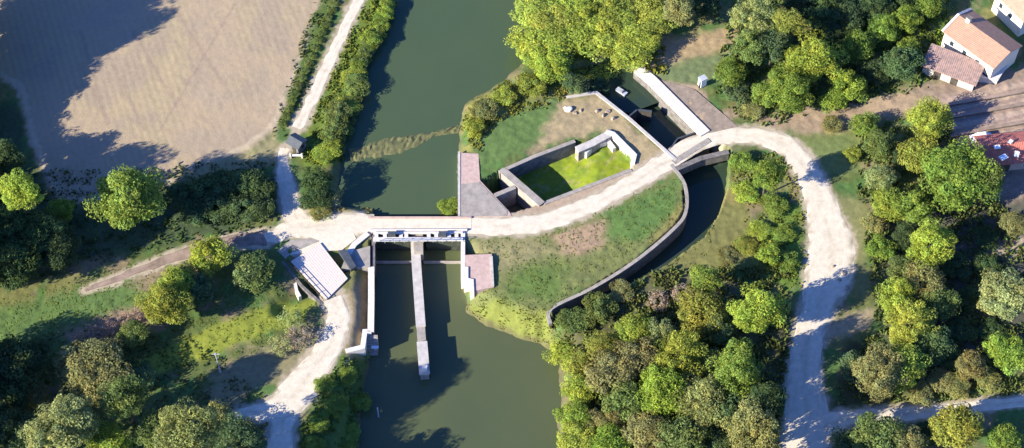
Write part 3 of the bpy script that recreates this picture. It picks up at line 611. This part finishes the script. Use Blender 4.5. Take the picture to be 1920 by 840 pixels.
# ------------------------------------------------------------ trees
def crown_mesh(name, seed, nclump, nleaf, leaf, clump_r, flat=1.0, gap=.0):
    r_ = np.random.default_rng(seed); Vs = []; Ts = []
    # clumps over an uneven shell
    k = 0; cs = []
    while len(cs) < nclump:
        d = r_.normal(size=3); d /= np.linalg.norm(d)
        if d[2] < -.55: continue
        lump = 1+.20*math.sin(3*d[0]+seed)+.16*math.sin(4*d[1]+2*seed)+.12*math.sin(5*d[2]+seed*1.7)
        rad = (r_.uniform(.45, 1.0)**.5)*.80*lump
        cs.append((d*rad*np.array([1, 1, flat]), clump_r*r_.uniform(.6, 1.35), r_.uniform(.72, 1.25), r_.uniform(-.12, .12)))
    per = nleaf//(nclump+nclump//3)
    for q in range(nclump//3):       # loose sprays that break the outline
        d = r_.normal(size=3); d[2] = abs(d[2])*.8-.1; d /= np.linalg.norm(d); cs.append((d*r_.uniform(.5, 1.0)*np.array([1, 1, flat]), clump_r*1.5, r_.uniform(.7, 1.2), r_.uniform(-.1, .1)))
    for c, cr, br, hue in cs:
        d = r_.normal(size=(per, 3)); d /= np.linalg.norm(d, axis=1)[:, None]
        rr = cr*r_.uniform(.35, 1.0, per)**.4; p = c+d*rr[:, None]*np.array([1, 1, .8])
        nrm = d*.8+np.array([0, 0, .35])+r_.normal(size=(per, 3))*.45; nrm /= np.linalg.norm(nrm, axis=1)[:, None]
        u_ = np.cross(nrm, r_.normal(size=(per, 3))); u_ /= np.linalg.norm(u_, axis=1)[:, None]; v_ = np.cross(nrm, u_)
        s = leaf*r_.uniform(.6, 1.4, per)[:, None]
        q = np.stack([p-u_*s, p-v_*s*.55+u_*s*.1, p+u_*s, p+v_*s*.55+u_*s*.1], 1); Vs.append(q.reshape(-1, 3))
        bb = br*r_.uniform(.7, 1.3, per); tc = np.stack([bb*(1+hue), bb, bb*(1-hue), np.ones(per)], 1); Ts.append(np.repeat(tc, 4, 0))
    V_ = np.concatenate(Vs); T_ = np.concatenate(Ts); nf = len(V_)//4
    me_ = bpy.data.meshes.new(name); me_.vertices.add(len(V_)); me_.vertices.foreach_set('co', V_.ravel().astype(np.float32))
    me_.loops.add(nf*4); me_.loops.foreach_set('vertex_index', np.arange(nf*4, dtype=np.int32))
    me_.polygons.add(nf); me_.polygons.foreach_set('loop_start', np.arange(0, nf*4, 4, dtype=np.int32)); me_.update()
    a = me_.color_attributes.new('tint', 'FLOAT_COLOR', 'POINT'); a.data.foreach_set('color', T_.ravel().astype(np.float32))
    me_.materials.append(M['leaf']); return me_
def trunk_mesh(seed, bush=False):            # unit height, crown starts about .35
    r_ = random.Random(seed); mb = MB(); x = y = 0; z = -.04; rad = .028
    segs = 5; p = (0, 0, -.04)
    for i in range(segs):
        q = (p[0]+r_.uniform(-.015, .015), p[1]+r_.uniform(-.015, .015), p[2]+.15); mb.tube(p, q, rad, rad*.8, 8); 
        if i >= 2:
            for _ in range(3):
                a = r_.uniform(0, 6.28); e = (q[0]+math.cos(a)*.15, q[1]+math.sin(a)*.15, q[2]+r_.uniform(.08, .2)); mb.tube(q, e, rad*.45, rad*.15, 5)
        p = q; rad *= .8
    me_ = bpy.data.meshes.new('trunk'); me_.from_pydata(mb.v, [], mb.f); me_.update(); me_.materials.append(M['bark']); return me_
CR = {'big': [crown_mesh('crown', s, 90, 21000, .036, .21, .95) for s in (1, 2, 3)],
      'mid': [crown_mesh('crown', s, 48, 11000, .050, .26, .95) for s in (11, 12, 13, 14)],
      'low': [crown_mesh('crown', s, 30, 6500, .062, .30, .85) for s in (21, 22, 23, 24)],
      'thin': [crown_mesh('crown', s, 26, 1500, .055, .24, .9) for s in (31, 32)]}
TM = [trunk_mesh(s) for s in (1, 2, 3)]
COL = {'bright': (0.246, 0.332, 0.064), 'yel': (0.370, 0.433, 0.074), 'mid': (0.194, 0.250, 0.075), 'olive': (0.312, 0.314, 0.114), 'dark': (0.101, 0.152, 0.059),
       'pale': (0.333, 0.376, 0.143), 'brown': (0.276, 0.245, 0.094), 'gold': (0.304, 0.322, 0.066), 'willow': (0.450, 0.500, 0.094), 'dead': (0.435, 0.334, 0.248), 'lime': (0.294, 0.380, 0.065), 'teal': (0.132, 0.197, 0.083)}
def tree(px, py, r, H, kind, ck, label, group=None, name=None, full=False):
    big = kind in ('big', 'mid'); sq = r*.1*1.0
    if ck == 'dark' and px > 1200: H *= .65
    ch = (H*.9 if full else min(H*.86, 1.85*sq)) if big else H
    zc = H-ch/2; 
    x, y = P(px, py, zc); g = H1(x, y)
    if g < -2.5: g = -2.5 if not big else g
    s = random.random(); jit = random.uniform(.88, 1.12)
    c = COL[ck]; c = tuple(v*jit*random.uniform(.95, 1.05) for v in c)
    nm = name or ('tree' if big else 'shrub')
    t = thing(nm, label, nm.replace('_', ' ') if nm != 'tree' else 'tree', (x, y, g), random.uniform(0, 6.28), group)
    for nm_, me_ in (('crown', random.choice(CR[kind])), ('trunk' if big else 'stem', random.choice(TM))):
        o = bpy.data.objects.new(nm_, me_); C.objects.link(o); o.parent = t
        if nm_ == 'crown': o.location = (0, 0, zc-g*0 - (0)); o.scale = (sq*random.uniform(.92, 1.08), sq*random.uniform(.92, 1.08), ch/2*1.08); o.color = (*c, 1)
        else: o.scale = (H*.95 if big else H*.5, H*.95 if big else H*.5, H*.95 if big else H*.8)
    return t
T = []
def A_(*a, **k): tree(*a, **k)
gD = 'shaded trees at the left edge'
# left side
A_(240, 375, 70, 13, 'big', 'bright', 'large bright green round tree casting its shadow on the tan field')
A_(38, 358, 34, 18, 'mid', 'yel', 'small sunlit yellow-green treetop at the left edge under the field')
A_(112, 398, 26, 6, 'mid', 'bright', 'small light green tree touching the left side of the large bright tree')
for q in ((20, 425, 50, 11), (75, 445, 50, 10), (30, 490, 55, 10), (110, 470, 40, 8), (-20, 380, 50, 12), (10, 300, 40, 9)):
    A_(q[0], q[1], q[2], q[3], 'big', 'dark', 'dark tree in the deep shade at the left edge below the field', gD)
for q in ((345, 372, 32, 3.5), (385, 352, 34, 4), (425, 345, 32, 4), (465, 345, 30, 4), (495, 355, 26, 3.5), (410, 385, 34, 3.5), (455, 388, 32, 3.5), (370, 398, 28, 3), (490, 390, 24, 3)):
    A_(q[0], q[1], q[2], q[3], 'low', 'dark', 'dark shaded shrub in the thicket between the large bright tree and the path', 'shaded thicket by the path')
A_(395, 482, 40, 5.5, 'mid', 'yel', 'small yellow-green tree at the right end of the dirt track bank')
A_(345, 525, 30, 5, 'mid', 'olive', 'olive bush between two yellow-green trees under the dirt track')
A_(308, 572, 48, 8, 'big', 'gold', 'yellow-gold tree at the left end of the sunlit grass strip')
A_(330, 535, 34, 7, 'mid', 'yel', 'yellow-green treetop just above the yellow-gold tree')
A_(372, 545, 30, 5, 'mid', 'teal', 'dark teal bush in shade to the right of the yellow-gold tree')
A_(250, 625, 24, 4, 'mid', 'mid', 'small green bush squeezed between brown hedge and yellow-gold tree')
A_(474, 508, 42, 3.8, 'mid', 'mid', 'mottled green tree beside the plank deck, left of it')
A_(455, 520, 26, 5, 'thin', 'pale', 'thin pale-leaved shrub left of the mottled green tree')
for q in ((150, 640, 20), (178, 626, 20), (205, 614, 20), (232, 600, 18), (258, 588, 16)):
    A_(q[0], q[1], q[2], 2.2, 'thin', 'dead', 'brown leafless bush in the hedge row below the green bank', 'brown hedge row', 'bush')
A_(175, 690, 64, 6.6, 'big', 'olive', 'broad olive tree in the lower left with a wide round crown')
A_(262, 712, 26, 3, 'mid', 'teal', 'dark bluish bush at the right foot of the broad olive tree')
A_(232, 745, 36, 12, 'mid', 'mid', 'green tree under the broad olive tree, lower right side')
A_(68, 742, 26, 4.5, 'mid', 'brown', 'small brown tree left of the broad olive tree')
A_(112, 800, 54, 14, 'big', 'pale', 'pale grey-green tree below the broad olive tree')
A_(205, 832, 36, 6, 'mid', 'lime', 'vivid lime bush cut by the lower left frame edge')
A_(355, 812, 54, 18, 'big', 'olive', 'tall olive-green tree at the lower frame edge left of the shaded road')
A_(290, 818, 38, 6, 'mid', 'mid', 'green tree between the vivid lime bush and the tall olive-green tree')
A_(445, 820, 40, 4.5, 'mid', 'teal', 'dark shaded tree right of the tall olive-green tree')
A_(410, 775, 26, 4, 'low', 'olive', 'low olive shrub at the left tip of the gravel quay road')
for q in ((25, 690, 50, 9), (10, 750, 40, 8), (30, 815, 44, 8), (60, 670, 34, 7)):
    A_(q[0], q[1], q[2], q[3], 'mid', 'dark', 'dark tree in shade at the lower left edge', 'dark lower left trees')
A_(542, 600, 26, 3, 'thin', 'pale', 'thin pale shrub under the sunlit grass strip near the deck')
A_(560, 632, 28, 2.6, 'thin', 'dead', 'greyish bare shrub left of the curving gravel road')
A_(528, 645, 24, 2.4, 'thin', 'pale', 'small pale twiggy shrub left of the greyish bare shrub')
for q in ((610, 720, 28), (650, 700, 26), (675, 740, 26), (630, 760, 30), (600, 790, 30), (655, 800, 32), (645, 840, 32), (590, 835, 28)):
    A_(q[0], q[1], q[2]*.65, 1.0, 'low', 'bright', 'low green bush on the river bank under the quay steps', 'bushes on the quay bank')
A_(625, 370, 22, 3.4, 'thin', 'olive', 'scrawny pale shrub on the corner above the causeway')
for q in ((596, 338, 28, 4.5), (603, 368, 24, 4.5), (585, 375, 22, 4)):
    A_(q[0], q[1], q[2], q[3], 'mid', 'dark', 'dark small tree between the shaded path and the upper river corner', 'river corner trees')
A_(842, 378, 20, 1.6, 'low', 'lime', 'low bright bush on the water against the brick platform')
A_(600, 398, 18, 1.2, 'low', 'olive', 'small round olive bush by the causeway edge')
# towpath bank bushes
for i in range(24):
    k = i/23; A_(722-k*118+random.uniform(-8, 8), 5+k*290, random.uniform(15, 27), random.uniform(.9, 2.1), 'low', random.choice(('bright', 'lime', 'yel', 'bright', 'mid')), 'green bush in the row between towpath and upper river', 'bushes along the towpath bank')
for i in range(13):
    k = i/12; A_(698-k*68+random.uniform(-6, 6), 60+k*215, 15, 1.5, 'low', 'mid', 'bush at the waterline of the left bank of the upper river', 'waterline bushes')
for i in range(17):
    k = i/16; A_(628-k*98, 5+k*228, 9, .7, 'low', 'mid', 'small bush in the hedge between the tan field and towpath', 'field hedge')
# willow thicket, upper middle
for i, q in enumerate(((1010, 20, 48), (1075, 8, 50), (1140, 12, 46), (1195, 10, 42), (1012, 75, 46), (1070, 60, 50), (1130, 62, 50), (1185, 55, 44), (1030, 115, 38), (1085, 108, 44), (1135, 105, 40), (1180, 95, 36), (1228, 40, 34), (1215, 80, 24), (1100, 35, 44), (1160, 35, 44), (1045, 40, 44))):
    A_(q[0], q[1]+4, q[2]*1.12, random.uniform(3.9, 4.4), 'mid', ('willow', 'willow', 'yel')[i % 3], 'yellow-green willow in the dense thicket between river and lock', 'willow thicket', 'willow')
A_(998, 158, 30, 2.4, 'low', 'gold', 'straw coloured bush on the shore below the willow thicket')
A_(905, 205, 28, 2.2, 'low', 'olive', 'rounded olive bush on the right shore of the upper river')
A_(890, 240, 22, 2, 'low', 'yel', 'small yellow-green bush just above the brick platform')
A_(945, 180, 24, 1.8, 'low', 'yel', 'low yellow bush between the olive shore bush and straw coloured bush')
A_(1075, 158, 24, 3, 'low', 'teal', 'dark bush in shade over the canal arm left of the lock')
A_(1125, 150, 20, 2.5, 'low', 'teal', 'dark bush at the mouth of the lock beside the shaded water')
# upper right
A_(1275, 18, 34, 8, 'mid', 'olive', 'olive tree at the top frame edge right of the willow thicket')
A_(1325, 8, 34, 7, 'mid', 'dark', 'dark tree at the top frame edge above the sloping lawn')
A_(1408, 30, 40, 11, 'big', 'pale', 'tall grey-green tree at the top of the sloping lawn')
A_(1405, 92, 34, 9, 'mid', 'mid', 'green tree under the tall grey-green tree, edge of lawn')
A_(1368, 135, 30, 4.5, 'mid', 'bright', 'light green bush on the right of the sloping lawn')
A_(1480, 45, 30, 11, 'mid', 'gold', 'yellowish narrow treetop right of the tall grey-green tree')
A_(1448, 88, 34, 9, 'mid', 'teal', 'bluish dark tree between grey-green and yellowish treetops')
A_(1525, 112, 55, 10, 'big', 'yel', 'large round yellow-green tree in the upper right wood')
A_(1478, 165, 48, 8, 'big', 'bright', 'bright spreading tree above the lane bend')
A_(1435, 178, 28, 5, 'mid', 'bright', 'small bright bush left of the bright spreading tree')
A_(1590, 165, 34, 6, 'mid', 'lime', 'lime green bush right of the bright spreading tree')
A_(1560, 190, 24, 4, 'low', 'bright', 'low bright shrub below the large round yellow-green tree')
A_(1612, 90, 34, 6, 'mid', 'bright', 'green tree where the sunlit hedge meets the upper wood')
A_(1655, 60, 30, 5, 'mid', 'bright', 'first bush from the left in the sunlit hedge climbing to the houses')
A_(1695, 45, 30, 5, 'mid', 'lime', 'vivid middle bush of the sunlit hedge climbing to the houses')
A_(1738, 22, 28, 4.5, 'mid', 'bright', 'upper bush of the sunlit hedge nearest the brown roof')
A_(1705, 100, 24, 3.5, 'low', 'bright', 'low bush between sunlit hedge and lean-to shed')
A_(1690, 128, 40, 6, 'mid', 'teal', 'blue-green tree left of the lean-to shed')
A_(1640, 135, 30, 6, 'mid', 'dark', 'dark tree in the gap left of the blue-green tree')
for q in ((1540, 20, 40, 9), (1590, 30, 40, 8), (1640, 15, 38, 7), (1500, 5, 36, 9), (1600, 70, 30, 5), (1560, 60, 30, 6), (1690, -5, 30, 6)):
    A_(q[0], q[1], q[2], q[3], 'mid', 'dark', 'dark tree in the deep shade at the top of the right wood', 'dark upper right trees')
A_(1385, 175, 26, 3, 'low', 'teal', 'dark low bush in shade right of the tiny pale cabin')
A_(1410, 205, 22, 1.8, 'low', 'olive', 'low scrub where the brown strip meets the lane')
# mid right
A_(1738, 232, 46, 7, 'big', 'yel', 'tall yellow-green tree left of the striped barn')
A_(1725, 300, 40, 6, 'mid', 'gold', 'golden brownish tree under the tall yellow-green tree')
A_(1790, 338, 74, 9.5, 'big', 'bright', 'broad bright green tree in front of the red tiled shed')
A_(1842, 350, 36, 8, 'mid', 'mid', 'darker green tree on the right flank of the broad bright tree')
A_(1622, 235, 26, 4, 'mid', 'bright', 'bright bush at the left edge of the wood right of the lane bend')
A_(1648, 275, 28, 5, 'mid', 'mid', 'green bush below the bright bush right of the lane bend')
A_(1560, 232, 20, 1.6, 'low', 'olive', 'olive scrub on the brown verge above the lane bend')
A_(1598, 290, 18, 1.8, 'low', 'yel', 'small yellow-green scrub on the grass inside the lane bend')
A_(1650, 335, 30, 5, 'mid', 'pale', 'grey-green tree beside the shadow crossing the lane')
A_(1690, 300, 26, 5, 'mid', 'dark', 'dark tree in the hollow left of the golden brownish tree')
A_(1668, 385, 30, 5, 'mid', 'lime', 'lime bush left of the broad bright tree, low down')
A_(1715, 395, 34, 6, 'mid', 'bright', 'green tree at the lower left foot of the broad bright tree')
A_(1638, 420, 22, 3, 'low', 'olive', 'olive shrub on the lane verge right of its widest part')
A_(1652, 465, 26, 3.5, 'low', 'bright', 'light green shrub right of the widest part of the lane')
A_(1745, 462, 46, 9, 'big', 'yel', 'upright yellow-green tree in the middle of the right wood')
A_(1700, 445, 26, 5, 'mid', 'dark', 'dark gap tree left of the upright yellow-green tree')
A_(1688, 505, 26, 5, 'mid', 'mid', 'green tree below the dark gap tree')
A_(1735, 530, 38, 7, 'mid', 'olive', 'olive tree under the upright yellow-green tree')
A_(1680, 560, 38, 7, 'mid', 'yel', 'yellow-green tree right of the shaded lane stretch')
A_(1760, 565, 34, 6, 'mid', 'mid', 'mottled green tree right of the olive tree in the right wood')
A_(1705, 610, 44, 8, 'big', 'yel', 'rounded yellowish tree above the junction trees')
A_(1645, 700, 46, 9, 'big', 'olive', 'large olive tree just above the farm track junction')
A_(1695, 690, 38, 7, 'mid', 'yel', 'yellow-green tree right of the large olive junction tree')
A_(1745, 640, 36, 6, 'mid', 'teal', 'bluish green tree right of the rounded yellowish tree')
A_(1600, 690, 28, 3.5, 'low', 'teal', 'shaded bush between the road and the large olive junction tree')
A_(1885, 555, 46, 7, 'mid', 'pale', 'pale grey-green tree near the right edge, above the junction track')
A_(1820, 685, 26, 5, 'mid', 'brown', 'small brown-yellow tree above the farm track')
A_(1890, 665, 38, 6, 'mid', 'lime', 'lime green tree above the right end of the farm track')
A_(1900, 425, 26, 4, 'mid', 'olive', 'olive bush by the right edge below the purple shade')
A_(1860, 620, 24, 3, 'low', 'dark', 'dark scrub between grey-green and lime green trees')
for q in ((1770, 715), (1730, 735), (1795, 725), (1850, 712)):
    A_(q[0], q[1], 24, 2, 'low', 'olive', 'low olive bush along the upper side of the farm track', 'farm track bushes')
A_(1640, 820, 44, 6, 'mid', 'mid', 'green tree under the farm track beside the shaded road')
A_(1590, 838, 30, 4, 'low', 'teal', 'dark shrub at the road corner, lower frame edge')
A_(1700, 830, 34, 5, 'mid', 'olive', 'olive bush on the lower frame edge under the farm track')
A_(1795, 805, 42, 7, 'mid', 'gold', 'golden-yellow tree below the farm track')
A_(1882, 825, 28, 5, 'mid', 'bright', 'bright green bush in the lower right corner')
A_(1745, 810, 26, 4, 'low', 'dark', 'dark bush left of the golden-yellow tree')
for q in ((1800, 620, 28, 4), (1790, 500, 28, 4), (1810, 560, 26, 3.5), (1850, 500, 26, 3), (1780, 670, 26, 4), (1850, 450, 24, 3)):
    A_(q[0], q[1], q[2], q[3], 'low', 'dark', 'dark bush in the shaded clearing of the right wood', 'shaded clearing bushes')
# between tail channel and lane
A_(1392, 305, 24, 2, 'low', 'bright', 'bright bush beside the bridge end of the tail channel')
A_(1438, 330, 30, 9, 'mid', 'bright', 'light green tree inside the lane bend whose shadow crosses the lane')
A_(1400, 360, 26, 1.6, 'low', 'yel', 'yellow-green bush left of the light green lane bend tree')
A_(1452, 385, 26, 1.6, 'low', 'bright', 'green bush below the light green lane bend tree')
A_(1470, 440, 22, 1.4, 'low', 'bright', 'light green scrub on the left side of the wide lane')
A_(1425, 430, 22, 1.3, 'low', 'yel', 'yellow scrub left of the light green scrub by the lane')
A_(1475, 490, 22, 1.4, 'low', 'bright', 'green scrub at the lane edge above the shaded stretch')
A_(1398, 462, 20, 1.1, 'low', 'gold', 'gold scrub between the tail channel and the lane')
A_(1362, 480, 20, .9, 'low', 'brown', 'brown scrub on the bank of the tail channel')
A_(1440, 478, 22, 3, 'low', 'lime', 'tall pale lime scrub, upright, left of the lane')
# lower right wood
A_(1075, 600, 28, 2.4, 'low', 'mid', 'green shrub at the lower mouth of the tail channel')
A_(1120, 580, 32, 3, 'low', 'mid', 'soft green shrub on the bank under the channel wall')
A_(1165, 548, 24, 1.4, 'low', 'olive', 'low olive shrub halfway along the tail channel bank')
A_(1060, 650, 28, 2.6, 'low', 'yel', 'yellow-green bush at the corner where the channel meets the pool')
A_(1085, 680, 24, 3, 'low', 'gold', 'orange-gold bush on the right shore of the lower pool')
A_(1085, 725, 28, 4, 'mid', 'yel', 'bright yellow-green bush below the orange-gold shore bush')
A_(1078, 775, 30, 4, 'mid', 'lime', 'lime bush on the pool shore near the lower frame edge')
A_(1085, 825, 34, 4.5, 'mid', 'yel', 'lowest yellow bush on the right shore of the pool')
A_(1130, 650, 30, 4.5, 'mid', 'gold', 'golden bush a little inland from the orange-gold shore bush')
A_(1190, 620, 34, 5, 'mid', 'yel', 'pale yellow bush in front of the brown-leaved trees')
A_(1150, 705, 42, 7, 'mid', 'brown', 'brown-leaved tree near the pool shore, lower right wood')
A_(1195, 680, 40, 7, 'mid', 'brown', 'second brown-leaved tree, upper right of the first')
A_(1170, 750, 38, 6, 'mid', 'mid', 'green tree under the two brown-leaved trees')
A_(1140, 790, 30, 4, 'mid', 'brown', 'small pinkish brown bush by the lowest shore bushes')
A_(1238, 625, 26, 5, 'mid', 'pale', 'pale cream-green bush in the upper part of the lower wood')
A_(1232, 565, 26, 2.4, 'thin', 'dead', 'grey bare bush by the dark hollow under the tail channel')
A_(1280, 550, 24, 2.6, 'thin', 'dead', 'grey-brown bare bush left of the slender bright tree')
A_(1320, 525, 26, 7, 'mid', 'bright', 'slender bright green tree, topmost of the lower wood')
A_(1318, 585, 42, 7, 'mid', 'gold', 'golden green tree under the slender bright tree')
A_(1350, 620, 30, 6, 'mid', 'teal', 'bluish tree at the right foot of the golden green tree')
A_(1270, 670, 48, 9, 'big', 'yel', 'large yellow tree in the middle of the lower wood')
A_(1245, 735, 48, 9, 'big', 'lime', 'large lime-yellow tree under the large yellow tree')
A_(1315, 755, 50, 9, 'big', 'olive', 'large olive-yellow tree, lower middle of the lower wood')
A_(1322, 690, 34, 6, 'mid', 'mid', 'green tree between the large yellow and the rounded lane trees')
A_(1420, 585, 46, 12, 'big', 'yel', 'yellow-green tree left of the first shaded stretch of the lane', full=True)
A_(1382, 695, 46, 13, 'big', 'bright', 'round speckled bright tree left of the shaded road', full=True)
A_(1412, 812, 46, 13, 'big', 'olive', 'olive tree on the lower frame edge left of the shaded road', full=True)
A_(1350, 830, 36, 8, 'mid', 'dark', 'dark tree left of the olive tree on the lower frame edge')
A_(1215, 815, 40, 7, 'mid', 'olive', 'olive tree on the lower frame edge in the middle of the wood')
A_(1275, 825, 40, 8, 'mid', 'mid', 'green tree on the lower frame edge beside the olive middle tree')
A_(1140, 835, 34, 5, 'mid', 'lime', 'lime tree on the lower frame edge near the pool')
A_(1370, 775, 30, 8, 'mid', 'teal', 'blue-green tree between the speckled and olive roadside trees')
A_(1440, 752, 30, 17, 'mid', 'dark', 'dark tree hugging the left edge of the shaded road')
# beyond the frame, casting the long shadows that reach into it
gO = 'trees beyond the frame'
for q in ((-60, 151, 45, 18), (-60, 185, 45, 11), (-55, 230, 40, 9), (-50, 262, 36, 8), (-50, 300, 36, 7), (-140, 175, 50, 20), (-140, 225, 50, 14), (-140, 265, 45, 12), (-140, 300, 45, 11), (-140, 340, 45, 12),
          (-50, 90, 30, 8), (-50, 120, 30, 8), (-50, 150, 30, 8), (-50, 55, 30, 8), (-60, 110, 45, 18), (-60, 60, 45, 20), (-140, 90, 50, 22), (-60, 15, 45, 19), (-150, 130, 50, 22), (-70, 420, 50, 16), (-70, 480, 50, 17), (-80, 540, 50, 17), (-170, 560, 50, 18), (-70, 800, 50, 14), (-70, 740, 50, 13), (-80, 870, 50, 14)):
    q = (q[0]-(20 if q[0] > -100 else 0), q[1]-3.3*q[3], q[2]*1.35, q[3])
    A_(q[0], q[1], q[2], q[3], 'big', 'dark', 'tall tree standing outside the left frame edge', gO, full=True)
for q in ((580, 905, 44, 8), (300, 935, 60, 15), (1380, 930, 60, 14), (1440, 900, 44, 13)):
    A_(q[0], q[1], q[2], q[3], 'big', 'mid', 'tree standing just below the lower frame edge', gO+' below')

# ------------------------------------------------------------ grass tufts, reeds and undergrowth
def tufts(name, regions, label_kind='stuff'):
    Vs = []; Fs = []; Ts = []; n0 = 0
    for pts, dens, hgt, c in regions:
        poly = PP(pts); xs = [p[0] for p in poly]; ys = [p[1] for p in poly]; area = (max(xs)-min(xs))*(max(ys)-min(ys)); N = int(area*dens)
        X = rng.uniform(min(xs), max(xs), N); Y = rng.uniform(min(ys), max(ys), N)
        k = (poly_sd(poly, X, Y)+(fbm(X, Y, .5, 13)-.5)*3 < 0) & (fbm(X, Y, .6, 17) > .42)
        for pts_, wd, m in LANES.values(): k &= line_d(pts_, X, Y, wd) > .25
        X = X[k]; Y = Y[k]; Z = height(X, Y); k = (Z > -3.4); X, Y, Z = X[k], Y[k], Z[k]; N = len(X)
        if not N: continue
        lump = fbm(X, Y, .6, 17); h_ = hgt*(.4+1.6*(lump-.35))*rng.uniform(.5, 1.2, N)
        a = rng.uniform(0, 6.28, N); L = .16+.12*rng.random(N); dx, dy = np.cos(a)*L, np.sin(a)*L; lx, ly = rng.normal(size=(2, N))*.18
        zt = Z+np.maximum(h_*.6, .06)
        q = np.stack([np.stack([X-dx, Y-dy, Z-.03], 1), np.stack([X+dx, Y+dy, Z-.03], 1), np.stack([X+dx*.7+lx, Y+dy*.7+ly, zt], 1), np.stack([X-dx*.7+lx, Y-dy*.7+ly, zt], 1)], 1)
        Vs.append(q.reshape(-1, 3)); b_ = rng.uniform(.9, 1.9, N)*(.8+.6*fbm(X, Y, .25, 71)); tc = np.stack([c[0]*b_*rng.uniform(.85, 1.3, N), c[1]*b_, c[2]*b_, np.ones(N)], 1); Ts.append(np.repeat(tc, 4, 0))
    V_ = np.concatenate(Vs); T_ = np.concatenate(Ts); nf = len(V_)//4
    me_ = bpy.data.meshes.new(name); me_.vertices.add(len(V_)); me_.vertices.foreach_set('co', V_.ravel().astype(np.float32))
    me_.loops.add(nf*4); me_.loops.foreach_set('vertex_index', np.arange(nf*4, dtype=np.int32))
    me_.polygons.add(nf); me_.polygons.foreach_set('loop_start', np.arange(0, nf*4, 4, dtype=np.int32)); me_.update()
    at_ = me_.color_attributes.new('tint', 'FLOAT_COLOR', 'POINT'); at_.data.foreach_set('color', T_.ravel().astype(np.float32))
    me_.materials.append(M['leaf']); o = bpy.data.objects.new(name, me_); C.objects.link(o); o['kind'] = 'stuff'; o.color = (1, 1, 1, 1); print(name, nf)
tufts('undergrowth', [
    ([(1060, 620), (1240, 500), (1480, 500), (1480, 860), (1060, 860)], 9, 1.5, (.11, .135, .04)),
    ([(1600, 230), (1760, 230), (1900, 420), (1990, 450), (1990, 740), (1700, 760), (1560, 760), (1640, 600), (1620, 420)], 8, 1.3, (.10, .13, .04)),
    ([(1365, 285), (1500, 290), (1520, 560), (1450, 540), (1415, 480), (1400, 400)], 6, .6, (.12, .14, .025)),
    ([(1380, -40), (1760, -40), (1740, 170), (1400, 240), (1340, 170)], 8, 1.2, (.09, .125, .035)),
    ([(1100, 600), (1060, 600), (1150, 540), (1300, 460), (1340, 420), (1330, 500), (1200, 560)], 4, .25, (.10, .12, .03)),
    ([(-60, 330), (520, 300), (520, 420), (300, 470), (-60, 560)], 4, .8, (.05, .08, .025)),
    ([(-60, 640), (300, 600), (500, 740), (520, 860), (-60, 860)], 4, .7, (.075, .095, .03))])
tufts('bank_grass', [
    ([(640, 300), (690, 262), (760, 245), (872, 232), (872, 250), (780, 285), (690, 304)], 9, .5, (.15, .14, .04)),
    ([(680, -30), (760, -30), (660, 300), (570, 310), (570, 260), (610, 140)], 9, .8, (.11, .14, .025)),
    ([(590, 0), (640, -20), (560, 200), (530, 260), (510, 260)], 8, .6, (.075, .10, .03)),
    ([(865, 250), (870, 200), (960, 140), (1080, 150), (1060, 190), (930, 230), (900, 285)], 9, .7, (.13, .14, .028)),
    ([(870, 545), (960, 570), (1030, 580), (1060, 640), (960, 650), (870, 610)], 10, .2, (.12, .14, .03)),
    ([(880, 450), (1000, 445), (1280, 330), (1280, 410), (1040, 575), (880, 580)], 4, .06, (.10, .13, .03)),
    ([(570, 700), (690, 650), (710, 860), (560, 860)], 9, .6, (.08, .12, .025)),
    ([(0, 560), (420, 450), (560, 560), (560, 640), (300, 700), (0, 680)], 4, .06, (.10, .14, .03)),
    ([(1000, 140), (1250, 140), (1250, 90), (1000, 60)], 6, 1.0, (.13, .14, .02)),
    ([(1640, 0), (1790, 0), (1750, 130), (1620, 140)], 6, .8, (.10, .15, .02)),
    ([(590, 384), (700, 384), (700, 410), (590, 410)], 8, .4, (.14, .12, .04))])
